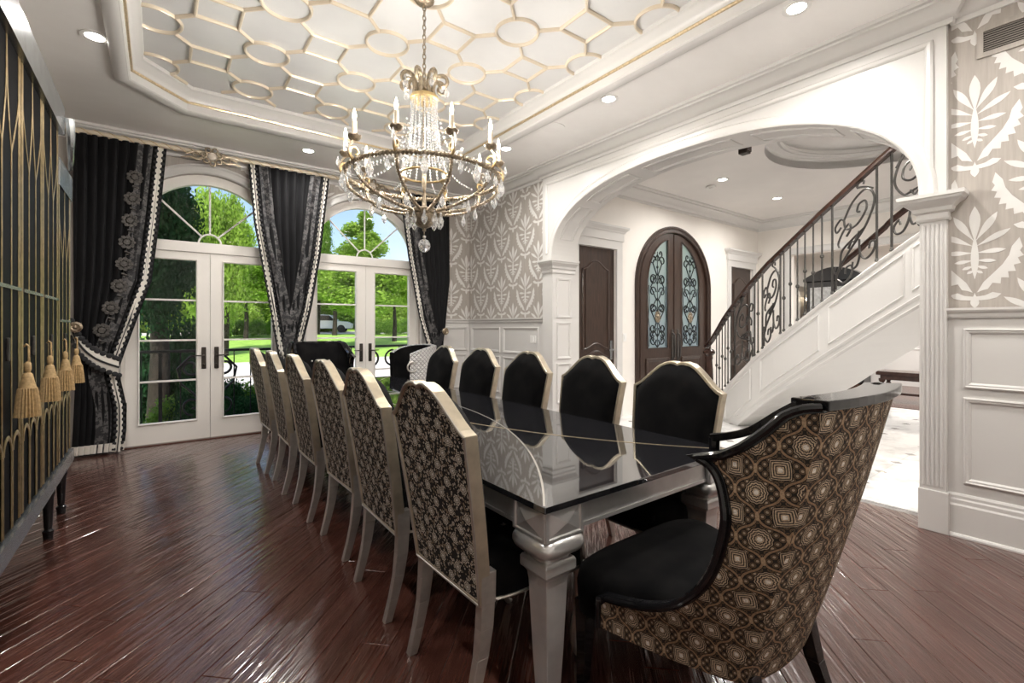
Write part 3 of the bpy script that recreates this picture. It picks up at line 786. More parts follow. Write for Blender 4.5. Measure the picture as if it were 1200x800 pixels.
for x in (TXa + .105, TXb - .105):
    for y in (TYa + .105, TYb - .105):
        mb = MB(); h = .086; z0, z1 = AZ0 - .012, AZ1
        mb.box(x - h, x + h, y - h, y + h, z0, z1)
        for dx, dy in ((1, 0), (-1, 0), (0, 1), (0, -1)):   # framed pyramid on each face
            tx, ty = -dy, dx; zc = (z0 + z1) / 2
            P4 = [Vector((x + dx * h + tx * a, y + dy * h + ty * a, b)) for a, b in ((-h, z0), (h, z0), (h, z1), (-h, z1))]
            o_ = Vector((dx, dy, 0)) * .006; cc = Vector((x + dx * h, y + dy * h, zc))
            Q4 = [cc + (p - cc) * .86 + o_ for p in P4]; P5 = [p + o_ for p in P4]
            ap_ = cc + Vector((dx, dy, 0)) * .016; Q3 = [cc + (p - cc) * .80 + Vector((dx, dy, 0)) * .0005 for p in P4]
            k = len(mb.v); mb.v += P4 + P5 + Q4 + Q3 + [ap_]
            for i in range(4):
                j = (i + 1) % 4
                mb.f += [(k + i, k + j, k + 4 + j, k + 4 + i), (k + 4 + i, k + 4 + j, k + 8 + j, k + 8 + i), (k + 8 + i, k + 8 + j, k + 12 + j, k + 12 + i), (k + 12 + i, k + 12 + j, k + 16)]
        lg = mb.build('leg', M['table_silver'], tb, recalc=False)
        bl = MB().lathe([(.06, .636), (.080, .634), (.096, .624), (.104, .607), (.104, .593), (.096, .575), (.080, .564), (.066, .558), (.061, .545), (.064, .535)], 40, (x, y, 0), sq='soft'); bl.build('turning', M['table_silver'], lg, smooth=True)
        MB().lathe([(.056, .544), (.066, .541), (.071, .532), (.071, .500), (.062, .492), (.053, .480), (.049, .45), (.039, .2), (.030, .03), (.027, 0)], 4, (x, y, 0), sq=True).build('shaft', M['table_silver'], lg, bevel=.003)

# ================================================================== DINING CHAIRS
def lean(z):                                  # outer face of the back, local x at height z
    t = max(0, (z - .39) / .75); return -.085 * t - .035 * t * t
def half_w(z): return .238 + .047 * max(0, min(1, (z - .39) / .63))
def back_outline(d=0.):
    """(y, z) outline of the back, inset by d; starts at bottom right"""
    top = [(.285, .992), (.255, 1.006), (.225, 1.028), (.19, 1.060), (.155, 1.092), (.12, 1.120), (.085, 1.138), (.05, 1.147), (.02, 1.145), (0, 1.138)]
    right = [(half_w(z), z) for z in (.385, .5, .65, .8, .92)]
    p = right + top; p = p + [(-y, z) for y, z in p[::-1][1:]]
    if d:
        q = []
        n = len(p)
        for i in range(n):
            a, b, c = Vector(p[i - 1]), Vector(p[i]), Vector(p[(i + 1) % n])
            n1 = Vector((-(b - a).y, (b - a).x)).normalized(); n2 = Vector((-(c - b).y, (c - b).x)).normalized()
            m_ = n1 + n2; m_ = m_.normalized() if m_.length > .05 else n1
            q.append(tuple(b + m_ * d / max(.45, m_.dot(n1))))
        p = q
    return p
def make_dining_chair():
    ch = thing('dining_chair', '', 'chair', (0, 0, 0))
    BK = lambda a, b, t: Vector((lean(b) + t, a, b))
    O, I, I2 = back_outline(), back_outline(.017), back_outline(.016)
    MB().plate([O, I[::-1]], 0, .050, BK).build('back_frame', M['silver_gold'], ch, bevel=.004)
    mb = MB(); mb.tube([BK(y, z, .001) for y, z in back_outline(.005)], .0055, 6, closed=True); mb.build('piping', M['silver'], ch, smooth=True)
    # patterned outer back
    mb = MB(); n = 14; rows, uvs = [], []
    Ih = back_outline(.013); k = len(Ih)
    top = {}
    def ztop(y):
        half = [(q, z) for q, z in Ih[4:15]]; ys = [q for q, z in half]
        y = abs(y)
        for (y0, z0), (y1, z1) in zip(half, half[1:]):
            if y1 <= y <= y0: return lerp(z1, z0, (y - y1) / max(1e-6, y0 - y1))
        return half[0][1] if y > half[0][0] else half[-1][1]
    for i in range(n + 1):
        r, u_ = [], []
        for j in range(23):
            s = -1 + 2 * j / 22; wt = .268; y1 = s * wt; zt = ztop(min(abs(y1), .262))
            z = lerp(.40, zt, i / n); y = s * (half_w(z) - .012)
            r.append(BK(y, z, .006 - .004 * (1 - s * s))); u_.append((y, z))
        rows.append(r); uvs.append(u_)
    mb.grid(rows, uvs).build('back_panel', M['fabric_small'], ch, smooth=True, label='medallion brocade outer back')
    # velvet inner back, domed
    rows = []
    for i in range(n + 1):
        r = []
        for j in range(23):
            s = -1 + 2 * j / 22; zt = ztop(min(abs(s * .268), .262)); t = i / n
            z = lerp(.42, zt, t); y = s * (half_w(z) - .013)
            r.append(BK(y, z, .038 + .072 * (max(0, 1 - s ** 6)) * (max(0, 1 - (2 * t - 1) ** 8)) ** .5))
        rows.append(r)
    MB().grid(rows).build('back_cushion', M['velvet'], ch, smooth=True, auto=70, label='black velvet inner back')
    # seat
    def seat_ring(z, d):
        p = []
        for a in range(36):
            t = 2 * pi * a / 36; c, s = cos(t), sin(t)
            x = .275 + (.245 - d) * math.copysign(abs(c) ** .35, c); wy = lerp(.235, .265, (x - .03) / .49) - d
            p.append(Vector((x, wy * math.copysign(abs(s) ** .35, s), z)))
        return p
    MB().grid([seat_ring(.385, .0), seat_ring(.40, -.002), seat_ring(.47, -.004), seat_ring(.50, .01), seat_ring(.515, .05), seat_ring(.522, .12), seat_ring(.524, .20), seat_ring(.5245, .2349)], closed=True).build('seat', M['velvet'], ch, smooth=True, auto=70, label='black velvet seat')
    MB().tube(seat_ring(.388, -.003), .006, 6, closed=True).build('piping', M['silver'], ch, smooth=True)
    for s in (-1, 1):
        # saber rear leg continuing the post
        sec = [(.39, .012, .052), (.30, .008, .050), (.2, -.002, .044), (.1, -.022, .037), (0, -.048, .032)]
        mb = MB(); lo = None
        rws = []
        for z, x, w in sec[::-1]:
            y0 = s * (.220 - .02 * (0.39 - z)); yw = .019 if z > .2 else .016
            rws.append([Vector((x - .004, y0 - yw, z)), Vector((x + w, y0 - yw, z)), Vector((x + w, y0 + yw, z)), Vector((x - .004, y0 + yw, z))])
        for a, b in zip(rws, rws[1:]): mb.hexa(a, b)
        # shoulder that meets the frame
        mb.hexa([Vector((.006, s * .221 - .019, .385)), Vector((.066, s * .221 - .019, .385)), Vector((.066, s * .221 + .019, .385)), Vector((.006, s * .221 + .019, .385))],
                [Vector((.0, s * .227 - .019, .50)), Vector((.064, s * .227 - .019, .50)), Vector((.064, s * .227 + .019, .50)), Vector((.0, s * .227 + .019, .50))])
        mb.build('rear_leg', M['silver'], ch, bevel=.003)
        # cabriole front leg
        y = s * .232
        path = smooth_path([(.485, y, .40), (.492, y + s * .006, .33), (.487, y + s * .004, .22), (.470, y - s * .004, .11), (.474, y, .04), (.498, y + s * .012, .012), (.508, y + s * .016, .020)], 5)
        rr = [interp([(0, .030), (.2, .027), (.5, .019), (.72, .013), (.85, .012), (.93, .013), (1, .007)], i / (len(path) - 1)) for i in range(len(path))]
        MB().tube(path, rr, 8).build('front_leg', M['silver'], ch, smooth=True)
    return ch
ch0 = make_dining_chair()
KL = [488, 415, 374, 339, 314, 295]; YC = [1.585, 2.27, 2.955, 3.64, 4.325, 5.0]
ordn = ['nearest the viewer', 'second from the viewer', 'third from the viewer', 'fourth from the viewer', 'fifth from the viewer', 'farthest, by the french doors']
s37, c37 = sin(radians(37)), cos(radians(37))
for i, (px, y) in enumerate(zip(KL, YC)):
    k = (px - 600) / 550; x = y * (s37 + k * c37) / (c37 - k * s37)
    o = ch0 if i == 0 else copy_tree(ch0)
    o.location = (x + .118, y, 0); o.rotation_euler = (0, 0, radians((1, -1, 1, 0, -1, 1)[i]))
    tag(o, 'brocade-backed dining chair on the table side by the cabinet, ' + ordn[i], 'chair', 'dining chairs along the table sides')
KR = [792, 692, 612.5, 559.4, 513.7]; YR = [1.585, 2.25, 2.955, 3.65, 4.36]
ordn[4] = 'fifth, beside the quilted armchair'
for i, y in enumerate(YR):
    o = copy_tree(ch0); o.location = (2.40 - .118 + .035, y + .0, 0); o.rotation_euler = (0, 0, pi + radians((1, -1, 0, 1, -1)[i]))
    tag(o, 'black velvet fronted dining chair on the archway side, ' + ordn[i], 'chair', 'dining chairs along the table sides')

# ================================================================== HOST ARMCHAIRS
def make_host_chair():
    h = thing('host_armchair', '', 'armchair', (0, 0, 0))
    NT = 18; NS = 16
    Fp = [(0, (.070, .37, .969)), (.06, (.03, .37, .955)), (.12, (.004, .368, .922)), (.22, (-.012, .368, .86)), (.32, (-.012, .367, .79)), (.45, (.02, .367, .67)), (.56, (.075, .37, .575)), (.68, (.165, .375, .495)), (.8, (.28, .383, .445)), (.92, (.42, .395, .415)), (1, (.425, .395, .31))]
    Fs = smooth_path([p for _, p in Fp[:-1]], 4)
    def F(t):
        if t > .92: 
            q = (t - .92) / .08; return Vector((.42 + .005 * q, .395, lerp(.415, .31, q)))
        x = t / .92 * (len(Fs) - 1); i = min(int(x), len(Fs) - 2); return Fs[i].lerp(Fs[i + 1], x - i)
    def B(t):
        z = lerp(1.145, .29, t); u = (z - .29) / .855
        return Vector((-.225 * u - .01 * sin(pi * u), lerp(.235, .29, u ** .8), z))
    bump = lambda s: interp([(0, 0), (.10, .014), (.17, .019), (.26, .018), (.353, .001), (.448, -.011), (.58, -.021), (.75, -.021), (.9, -.008), (1, 0)], s)
    def SP(s, t):
        p = B(t).lerp(F(t), s); p.z += bump(s) * max(0, 1 - t * 3.2)
        p.y += .03 * sin(pi * s) * (1 - .4 * t); return p
    for sg in (1, -1):
        mir = lambda p: Vector((p.x, p.y * sg, p.z))
        rows = [[mir(SP(j / NS, i / NT)) for j in range(NS + 1)] for i in range(NT + 1)]
        uvs = [[(SP(j / NS, i / NT).x * 1.32 + .31, SP(j / NS, i / NT).z) for j in range(NS + 1)] for i in range(NT + 1)]
        MB().grid(rows, uvs).build('side_panel', M['fabric'], h, smooth=True, label='medallion brocade outer side')
        rows = []
        for i in range(NT + 1):
            r = []
            for j in range(NS + 1):
                p = SP(j / NS, i / NT); p = Vector((p.x + .075 * (1 - j / NS), p.y - .05 - .02 * (1 - j / NS), p.z - .004)); r.append(mir(p))
            rows.append(r)
        MB().grid(rows).build('wing_lining', M['velvet'], h, smooth=True, label='black velvet wing lining')
        # lacquer rail: along the top, over the arm tip and down the swept front edge
        top = [SP(s / 16, 0) for s in range(0, 16)]; fr_ = [F(t / 40) for t in range(0, 41)]
        path = [mir(p + Vector((0, -.012, .002))) for p in top + fr_[:-3]]
        MB().sweep(path, [(-.012, -.016), (-.012, .016), (.014, .016), (.014, -.016)], (0, sg, 0), flip=1).build('arm_rail', M['black_gloss'], h, bevel=.004)
        MB().tube([mir(p + Vector((.004, .006, .002))) for p in top + fr_], .011, 8).build('edge_bead', M['black_gloss'], h, smooth=True)
        # second, inner arm rail that ends in its own post
        inn = smooth_path([SP(.04, 0) + Vector((.0, -.04, .000)), SP(.15, 0) + Vector((0, -.055, .020)), SP(.35, 0) + Vector((.0, -.068, .034)), SP(.6, 0) + Vector((0, -.075, .042)), SP(.85, 0) + Vector((0, -.078, .047)), F(0) + Vector((.0, -.078, .050))], 5)
        MB().sweep([mir(p) for p in inn], [(-.011, -.016), (-.011, .016), (.011, .016), (.011, -.016)], (0, sg, 0)).build('inner_rail', M['black_gloss'], h, bevel=.004)
        post = smooth_path([F(0) + Vector((-.006, -.078, .05)), F(.12) + Vector((.03, -.07, 0)), F(.3) + Vector((.02, -.05, 0)), F(.5) + Vector((.01, -.02, 0))], 5)
        MB().tube([mir(p) for p in post], [lerp(.017, .011, i / (len(post) - 1)) for i in range(len(post))], 8).build('arm_post', M['black_gloss'], h, smooth=True)
        # legs
        mb = MB(); y = sg * .345
        for (z0, x0, w0), (z1, x1, w1) in zip([(0, .555, .017), (.15, .545, .022), (.30, .54, .028)], [(.15, .545, .022), (.30, .54, .028), (.34, .54, .028)]):
            mb.hexa([Vector((x0 + a * w0, y + b * w0, z0)) for a, b in ((-1, -1), (1, -1), (1, 1), (-1, 1))], [Vector((x1 + a * w1, y + b * w1, z1)) for a, b in ((-1, -1), (1, -1), (1, 1), (-1, 1))])
        mb.build('front_leg', M['black_gloss'], h, bevel=.003)
        mb = MB(); y = sg * .205
        sec = [(0, -.10, .016), (.1, -.06, .019), (.2, -.02, .023), (.32, .01, .027)]
        for (z0, x0, w0), (z1, x1, w1) in zip(sec, sec[1:]):
            mb.hexa([Vector((x0 + a * w0, y + b * w0, z0)) for a, b in ((-1, -1), (1, -1), (1, 1), (-1, 1))], [Vector((x1 + a * w1, y + b * w1, z1)) for a, b in ((-1, -1), (1, -1), (1, 1), (-1, 1))])
        mb.build('rear_leg', M['black_gloss'], h, bevel=.003)
    rows, uvs, rin = [], [], []
    for i in range(NT + 1):
        b = B(i / NT); r, u_, q = [], [], []
        for j in range(15):
            s = -1 + 2 * j / 14; r.append(Vector((b.x - .035 * (1 - s * s), b.y * s, b.z))); u_.append((b.y * s, b.z))
            q.append(Vector((b.x + .075 + .045 * (1 - s ** 4) * max(0, 1 - (2 * i / NT - 1) ** 6), (b.y - .03) * s, b.z - .003)))
        rows.append(r); uvs.append(u_); rin.append(q)
    MB().grid(rows, uvs).build('back_panel', M['fabric'], h, smooth=True, label='medallion brocade outer back')
    MB().grid(rin).build('back_cushion', M['velvet'], h, smooth=True, label='black velvet inner back')
    for y, z in ((-.1, .93), (.1, .93)):
        MB().lathe([(.001, .012), (.01, .009), (.012, 0)], 10, (-.225 * (z - .29) / .855 + .118, y, z), Matrix.Rotation(radians(90), 3, 'Y')).build('button', M['silver'], h)
    tp = [Vector((B(0).x + .035 - .035 * (1 - s * s), B(0).y * s, 1.152)) for s in [-1 + j / 7 for j in range(15)]]
    MB().sweep(tp, [(-.05, -.012), (-.05, .010), (.05, .014), (.05, -.012)], (0, 0, 1)).build('top_rail', M['black_gloss'], h, bevel=.004)
    def ring(z, d):
        p = []
        for a in range(40):
            t = 2 * pi * a / 40; c, s = cos(t), sin(t); q = 1 - d / .315; x = .30 + .315 * q * math.copysign(abs(c) ** .4, c)
            wy = lerp(.20, .40, max(0, min(1, (x + .0) / .5))) * q
            p.append(Vector((x, wy * math.copysign(abs(s) ** .4, s), z)))
        return p
    MB().grid([ring(.295, .02), ring(.31, 0), ring(.40, -.004), ring(.445, .004), ring(.468, .03), ring(.482, .10), ring(.49, .22), ring(.491, .3149)], closed=True).build('seat', M['velvet'], h, smooth=True, auto=70, label='black velvet seat')
    return h
hc0 = make_host_chair()
hc0.location = (1.615, .69, 0); hc0.rotation_euler = (0, 0, radians(90))
tag(hc0, 'black-framed host armchair with large medallion brocade, at the near table end', 'armchair', 'host armchairs at the table ends')
hc1 = copy_tree(hc0); hc1.location = (1.575, 5.90, 0); hc1.rotation_euler = (0, 0, radians(-90))
tag(hc1, 'host armchair showing its black velvet front at the far table end', 'armchair', 'host armchairs at the table ends')

# quilted armchair in the last place on the archway side
qc = thing('quilted_armchair', 'armchair with silver diamond-quilted outer side and ring pull, by the corner curtain', 'armchair', (2.60, 5.63, 0))
def qring(z, d):
    p = []
    for a in range(25):
        t = radians(lerp(-118, 118, a / 24)); p.append(Vector((2.60 + (.30 + d) * cos(t), 5.63 + (.33 + d) * sin(t), z)))
    return p
tops = lambda a: 1.10 - .10 * abs(a / 12 - 1) ** 3
def qrows(d):
    R = []
    for z in (.18, .4, .6, .8, .95, 1.0):
        r = qring(z, d + (.03 * (z - .18)))
        if z == 1.0:
            for a, p in enumerate(r): p.z = tops(a)
        R.append(r)
    return R
MB().grid(qrows(0)).build('outer_shell', M['quilt'], qc, smooth=True, label='silver diamond-quilted outer shell')
MB().grid(qrows(-.07)).build('inner_back', M['velvet'], qc, smooth=True, label='dark velvet inner back')
oa, ob = qrows(0)[-1], qrows(-.07)[-1]
MB().grid([oa, [(a + b) / 2 + Vector((0, 0, .012)) for a, b in zip(oa, ob)], ob]).build('top_welt', M['quilt'], qc, smooth=True)
for e in (0, -1): MB().grid([[r[e] for r in qrows(0)], [r[e] for r in qrows(-.07)]]).build('front_edge', M['velvet'], qc)
MB().lathe([(.26, .18), (.27, .2), (.27, .44), (.25, .48), (.1, .5)], 24, (2.58, 5.63, 0)).build('seat', M['velvet'], qc, smooth=True, auto=70)
for dx, dy in ((-.16, -.18), (-.16, .18), (.18, -.16), (.18, .16)):
    MB().lathe([(.016, 0), (.028, .19)], 10, (2.60 + dx, 5.63 + dy, 0)).build('leg', M['black_gloss'], qc)
rp_ = MB().lathe([(.034, 0), (.034, .008), (.02, .02), (.004, .024)], 14, (2.47, 5.325, .90), Matrix.Rotation(radians(90), 3, 'X')).build('ring_boss', M['silver'], qc, smooth=True)
MB().tube([(2.47 + .06 * sin(2 * pi * i / 24), 5.300, .85 + .06 * cos(2 * pi * i / 24)) for i in range(24)], .009, 8, closed=True).build('ring_pull', M['silver'], qc, smooth=True)

# ================================================================== CHINA CABINET
CX0, CX1 = -1.02, -.52
cb = thing('china_cabinet', 'tall black breakfront cabinet with gilt gothic tracery along the left wall', 'cabinet', (-.77, 2.9, 0))
CYm0, CYm1, CYe0, CYe1 = 1.62, 4.20, 1.10, 4.72
MB().box(CX0, CX1 - .012, CYm0, CYm1, .42, 2.62).build('body', M['cabblack'], cb)
for a, b in ((CYe0, CYm0), (CYm1, CYe1)): MB().box(CX0, CX1 - .03, a, b, .42, 2.30).build('side_body', M['cabblack'], cb)
basep = [(-.02, 0), (.025, 0), (.035, .012), (.035, .03), (.022, .04), (.018, .065), (.026, .072), (.010, .085), (-.02, .085)]
bpath = [(CX1, CYe1, .36), (CX1, CYe0, .36)]
MB().sweep([(CX0, CYe1, .36), (CX1, CYe1, .36), (CX1, CYe0, .36), (CX0, CYe0, .36)], basep, (0, 0, 1), flip=-1).build('base_rail', M['cabsilver'], cb)
MB().box(CX0, CX1, CYe0, CYe1, .36, .43).build('plinth', M['cabblack'], cb)
corn = [(-.03, 0), (.012, 0), (.018, .018), (.018, .035), (.03, .05), (.034, .085), (.055, .115), (.062, .122), (.062, .145), (.075, .155), (.075, .175), (-.03, .175)]
def cornice(pts, z): 
    MB().sweep([(x, y, z) for x, y in pts], corn, (0, 0, 1), flip=-1).build('cornice', M['cabsilver'], cb)
cornice([(CX0, CYm1), (CX1, CYm1), (CX1, CYm0), (CX0, CYm0)], 2.60)
for q0, q1, pp in ((.034, .052, .0365), (.098, .116, .060), (.140, .154, .070)):
    MB().sweep([(CX0, CYm1, 2.60), (CX1, CYm1, 2.60), (CX1, CYm0, 2.60), (CX0, CYm0, 2.60)], [(0, q0), (pp, q0), (pp, q1), (0, q1)], (0, 0, 1), flip=-1).build('cornice_fillet', M['cabblack'], cb, label='black fillet in the pewter cornice')
    MB().sweep([(CX1 + .0, CYe1, .36), (CX1 + .0, CYe0, .36)], [(0, q0 * .4), (.037, q0 * .4), (.037, q0 * .4 + .005), (0, q0 * .4 + .005)], (0, 0, 1), flip=-1).build('base_fillet', M['cabblack'], cb, label='black fillet in the base rail')
cornice([(CX0, CYe1), (CX1 - .02, CYe1), (CX1 - .02, CYm1)], 2.27)
cornice([(CX1 - .02, CYm0), (CX1 - .02, CYe0), (CX0, CYe0)], 2.27)
MB().box(CX0, CX1 - .01, CYm0, CYm1, 2.6, 2.77).build('top', M['cabblack'], cb)
for a, b in ((CYe0, CYm0), (CYm1, CYe1)): MB().box(CX0, CX1 - .03, a, b, 2.28, 2.43).build('top', M['cabblack'], cb)
sc = smooth_path([(CX1 + .05, CYm1 + .03, 2.72), (CX1 + .055, CYm1 + .06, 2.62), (CX1 + .05, CYm1 + .10, 2.54), (CX1 + .04, CYm1 + .20, 2.48), (CX1 + .02, CYm1 + .34, 2.46)], 6)
MB().tube(sc, [lerp(.026, .012, i / 24) for i in range(25)], 8).build('scroll_bracket', M['cabsilver'], cb, smooth=True)
def gy(y, z, x=CX1 + .004): return (x, y, z)
def cab_door(y0, y1, ztop, zs, zbar, k_=1.2):
    d = MB().box(CX1 - .014, CX1, y0 + .004, y1 - .004, .46, ztop).build('door', M['cabglass'], cb)
    w = y1 - y0; t = MB(); e = .022
    T = lambda pts, r=.0075: t.tube([gy(*p) for p in pts], r * k_, 6)
    for y in (y0 + e, y1 - e): T([(y, .46), (y, ztop)], .010)
    for y in (y0 + e + .022, y1 - e - .022): T([(y, .46), (y, ztop)], .005)
    ya, yb, ym = y0 + w * .345, y1 - w * .345, (y0 + y1) / 2
    for y in (ya, yb): T([(y, .46), (y, zs)])
    for y, side in ((ya, y0 + e), (ya, ym), (yb, ym), (yb, y1 - e)):
        h_ = ztop - zs - .06
        T(smooth_path([(y, zs, 0), (lerp(y, side, .45), zs + h_ * .28, 0), (lerp(y, side, .85), zs + h_ * .62, 0), (side, zs + h_, 0)], 5) and [(p.x, p.y) for p in smooth_path([(y, zs, 0), (lerp(y, side, .45), zs + h_ * .28, 0), (lerp(y, side, .85), zs + h_ * .62, 0), (side, zs + h_, 0)], 5)])
    T([(ym, zs + (ztop - zs - .06)), (ym, ztop)])
    # round-headed arches at the foot
    bays = [(y0 + e, ya), (ya, yb), (yb, y1 - e)]
    for a, b in bays:
        c_, r_ = (a + b) / 2, (b - a) / 2 - .012
        t.tube([(CX1 + .014, c_ - r_ * cos(pi * i / 12), .80 + r_ * sin(pi * i / 12)) for i in range(13)], .012, 6)
        t.tube([(CX1 + .012, c_ - r_, .46), (CX1 + .012, c_ - r_, .80)], .008, 6); t.tube([(CX1 + .012, c_ + r_, .46), (CX1 + .012, c_ + r_, .80)], .008, 6)
    for v in t.v: v.x = CX1 + (v.x - CX1) * .30
    t.build('tracery', M['gold'], d, smooth=True, label='gilt gothic tracery')
    MB().box(CX1, CX1 + .010, y0 + .03, y1 - .03, zbar - .008, zbar + .008).build('glazing_bar', M['cabsilver'], d)
    MB().box(CX1, CX1 + .012, ym - .010, ym + .010, 1.20, 1.30).build('lock_plate', M['iron'], d, bevel=.004)
    return ym
DWs = []
edges = [1.62, 2.135, 2.65, 3.165, 3.68, 4.195]
for a, b in zip(edges, edges[1:]): DWs.append(cab_door(a, b, 2.60, 2.12, 1.52))
cab_door(4.205, 4.715, 2.27, 1.80, 1.385); cab_door(1.105, 1.615, 2.27, 1.80, 1.385)
for y in (1.16, 1.66, 4.16, 4.66):
    for x in (CX1 - .04, CX0 + .04):
        MB().lathe([(.024, 0), (.026, .03), (.030, .05), (.018, .06), (.021, .08), (.028, .26), (.034, .28), (.034, .36)], 12, (x, y, 0)).build('leg', M['cabblack'], cb, smooth=True)
def make_tassel():
    t = thing('key_tassel', '', 'tassel')
    MB().tube([(-.012, .004, .30), (-.004, 0, .31), (.004, -.004, .30), (.004, 0, .2), (.002, 0, .15)], .0045, 6).build('cord', M['tassel'], t, smooth=True)
    MB().lathe([(.004, .235), (.012, .225), (.013, .20), (.009, .185), (.016, .178), (.020, .16), (.026, .13), (.030, .115), (.012, .112)], 14).build('knot', M['tassel'], t, smooth=True)
    n = 44; rows = []
    for r, z in ((.014, .125), (.030, .115), (.036, .06), (.041, -.01)):
        rows.append([Vector((r * (1 + (.10 if j % 2 else -.06)) * cos(2 * pi * j / n), r * (1 + (.10 if j % 2 else -.06)) * sin(2 * pi * j / n), z + (.006 * (j % 3) if z == 0 else 0))) for j in range(n)])
    MB().grid(rows, closed=True).build('skirt', M['tassel'], t)
    return t
t0 = make_tassel()
for i, (y, lab) in enumerate(((2.95, 'leftmost and nearest of the four tan key tassels hanging on the cabinet'), (3.49, 'second tan key tassel from the left hanging on the cabinet'), (4.005, 'third tan key tassel from the left hanging on the cabinet'), (4.50, 'tan key tassel nearest the black curtain'))):
    o = t0 if i == 0 else copy_tree(t0); o.location = (CX1 + .058, y, .96); o.scale = (1, 1, 1)
    tag(o, lab, 'tassel', 'key tassels on the cabinet doors')
# ================================================================== CURTAINS
def make_curtain(name, label, Lk, Rk, z0, z1, Y, n, lead, amp=.035):
    """Lk/Rk: [(z, X)] edges; lead: which edges carry the braid ('L', 'R')"""
    root = thing(name, label, 'curtain', ((Lk[0][1] + Rk[0][1]) / 2, Y, z0), 'black velvet curtain panels')
    Lk, Rk = sorted(Lk), sorted(Rk)
    def C(u, z, d=0.):
        a, b = interp(Lk, z), interp(Rk, z); w = b - a
        am = amp * min(1.0, .35 + .65 * w / .8)
        ph = 2 * pi * n * u + .5 * sin(z * 1.7 + u * 5)
        edge = min(1, min(u, 1 - u) * 14)
        return Vector((a + w * u + .012 * sin(ph * 1.0 + 1), Y - am * (.5 + .5 * cos(ph)) * edge - .01 - d, z))
    NZ, NU = 60, n * 10
    rows = [[C(j / NU, lerp(z0, z1, i / NZ)) for j in range(NU + 1)] for i in range(NZ + 1)]
    back = [[Vector((p.x, Y + .03, p.z)) for p in (r[0], r[-1])] for r in rows]
    MB().grid(rows).build('drape', M['curtain'], root, smooth=True, auto=80)
    for sd in lead:
        s = 1 if sd == 'L' else -1
        def E(off, z, d):
            a, b = interp(Lk, z), interp(Rk, z)
            x = (a if s > 0 else b) + s * off
            u = min(1, max(0, (x - a) / max(.05, b - a))); q = C(u, z)
            return Vector((x, min(q.y, Y - .018) - d, z))
        zs = [lerp(z0, z1 - .01, i / NZ) for i in range(NZ + 1)]
        MB().grid([[E(o_, z, .010) for o_ in (.115, .15, .20, .24)] for z in zs]).build('damask_border', M['damask'], root, smooth=True, label='silver-grey damask border')
        MB().grid([[E(o_, z, .013) for o_ in (.022, .040, .058, .074)] for z in zs]).build('braid', M['braid'], root, smooth=True, label='white braid edge')
        MB().grid([[E(o_, z, .015) for o_ in (.045, .050, .054)] for z in zs]).build('gimp', M['gimp'], root)
        mb = MB(); k = 0; z = z0 + .03
        while z < z1 - .03:
            for o_ in (.018, .080):
                c_ = E(o_, z, .016); mb.lathe([(.019, -.004), (.017, .004), (.006, .007)], 8, c_, Matrix.Rotation(radians(90), 3, 'X'))
            z += .062
        mb.build('scallop_trim', M['gimp'], root, kind='stuff', label='black scalloped gimp trim')
    return root, C
cl, CL = make_curtain('curtain', 'black velvet curtain with damask medallions tied back beside the tall cabinet',
    [(3.33, -.70), (1.3, -.70), (.9, -.68), (.02, -.72)],
    [(3.33, .07), (2.5, .0), (1.84, -.07), (1.44, -.19), (1.1, -.29), (.90, -.345), (.78, -.33), (.5, -.28), (.25, -.28), (.02, -.30)], .02, 3.33, 6.52, 9, 'R')
mb = MB()
for k in range(9):                            # row of damask medallions along the border
    z = 2.95 - k * .235
    x = interp(sorted([(3.33, .07), (2.5, .0), (1.84, -.07), (1.44, -.19), (1.1, -.29)]), z) - .24
    for a in range(9):
        t = 2 * pi * a / 9
        mb.lathe([(.022, -.004), (.019, .002), (.006, .003)], 7, (x + .055 * cos(t), 6.464, z + .055 * sin(t)), Matrix.Rotation(radians(90), 3, 'X'))
    mb.lathe([(.034, -.004), (.028, .005), (.008, .007)], 9, (x, 6.461, z), Matrix.Rotation(radians(90), 3, 'X'))
    mb.tube([(x - .02, 6.463, z - .10), (x + .03, 6.463, z - .1175), (x - .01, 6.463, z - .135)], .010, 5)
mb.build('damask_medallions', M['damask_grey'], cl, kind='stuff', label='row of silver-grey damask medallions')
rows = []
MB().grid([[CL(u / 90, z, .012) for u in range(91)] for z in (.03, .075, .12)]).build('hem_braid', M['braid'], cl, smooth=True, label='white braid along the hem')
cm, CM = make_curtain('curtain', 'black velvet curtain gathered between the two french doors',
    [(3.33, .87), (2.63, .93), (1.9, 1.05), (1.16, 1.17), (.72, 1.25), (.5, 1.22), (.02, 1.02)],
    [(3.33, 1.83), (2.28, 1.71), (1.6, 1.6), (1.04, 1.47), (.71, 1.42), (.5, 1.46), (.02, 1.66)], .02, 3.33, 6.52, 9, 'LR')
cr, CR = make_curtain('curtain', 'black velvet curtain tied back in the corner by the papered wall',
    [(3.33, 2.83), (2.39, 2.96), (1.5, 3.13), (1.05, 3.27), (.9, 3.30), (.5, 3.24), (.02, 3.2)],
    [(3.33, 3.66), (2.05, 3.66), (1.3, 3.58), (1.1, 3.55), (.9, 3.56), (.5, 3.62), (.02, 3.66)], .02, 3.33, 6.52, 8, 'L')
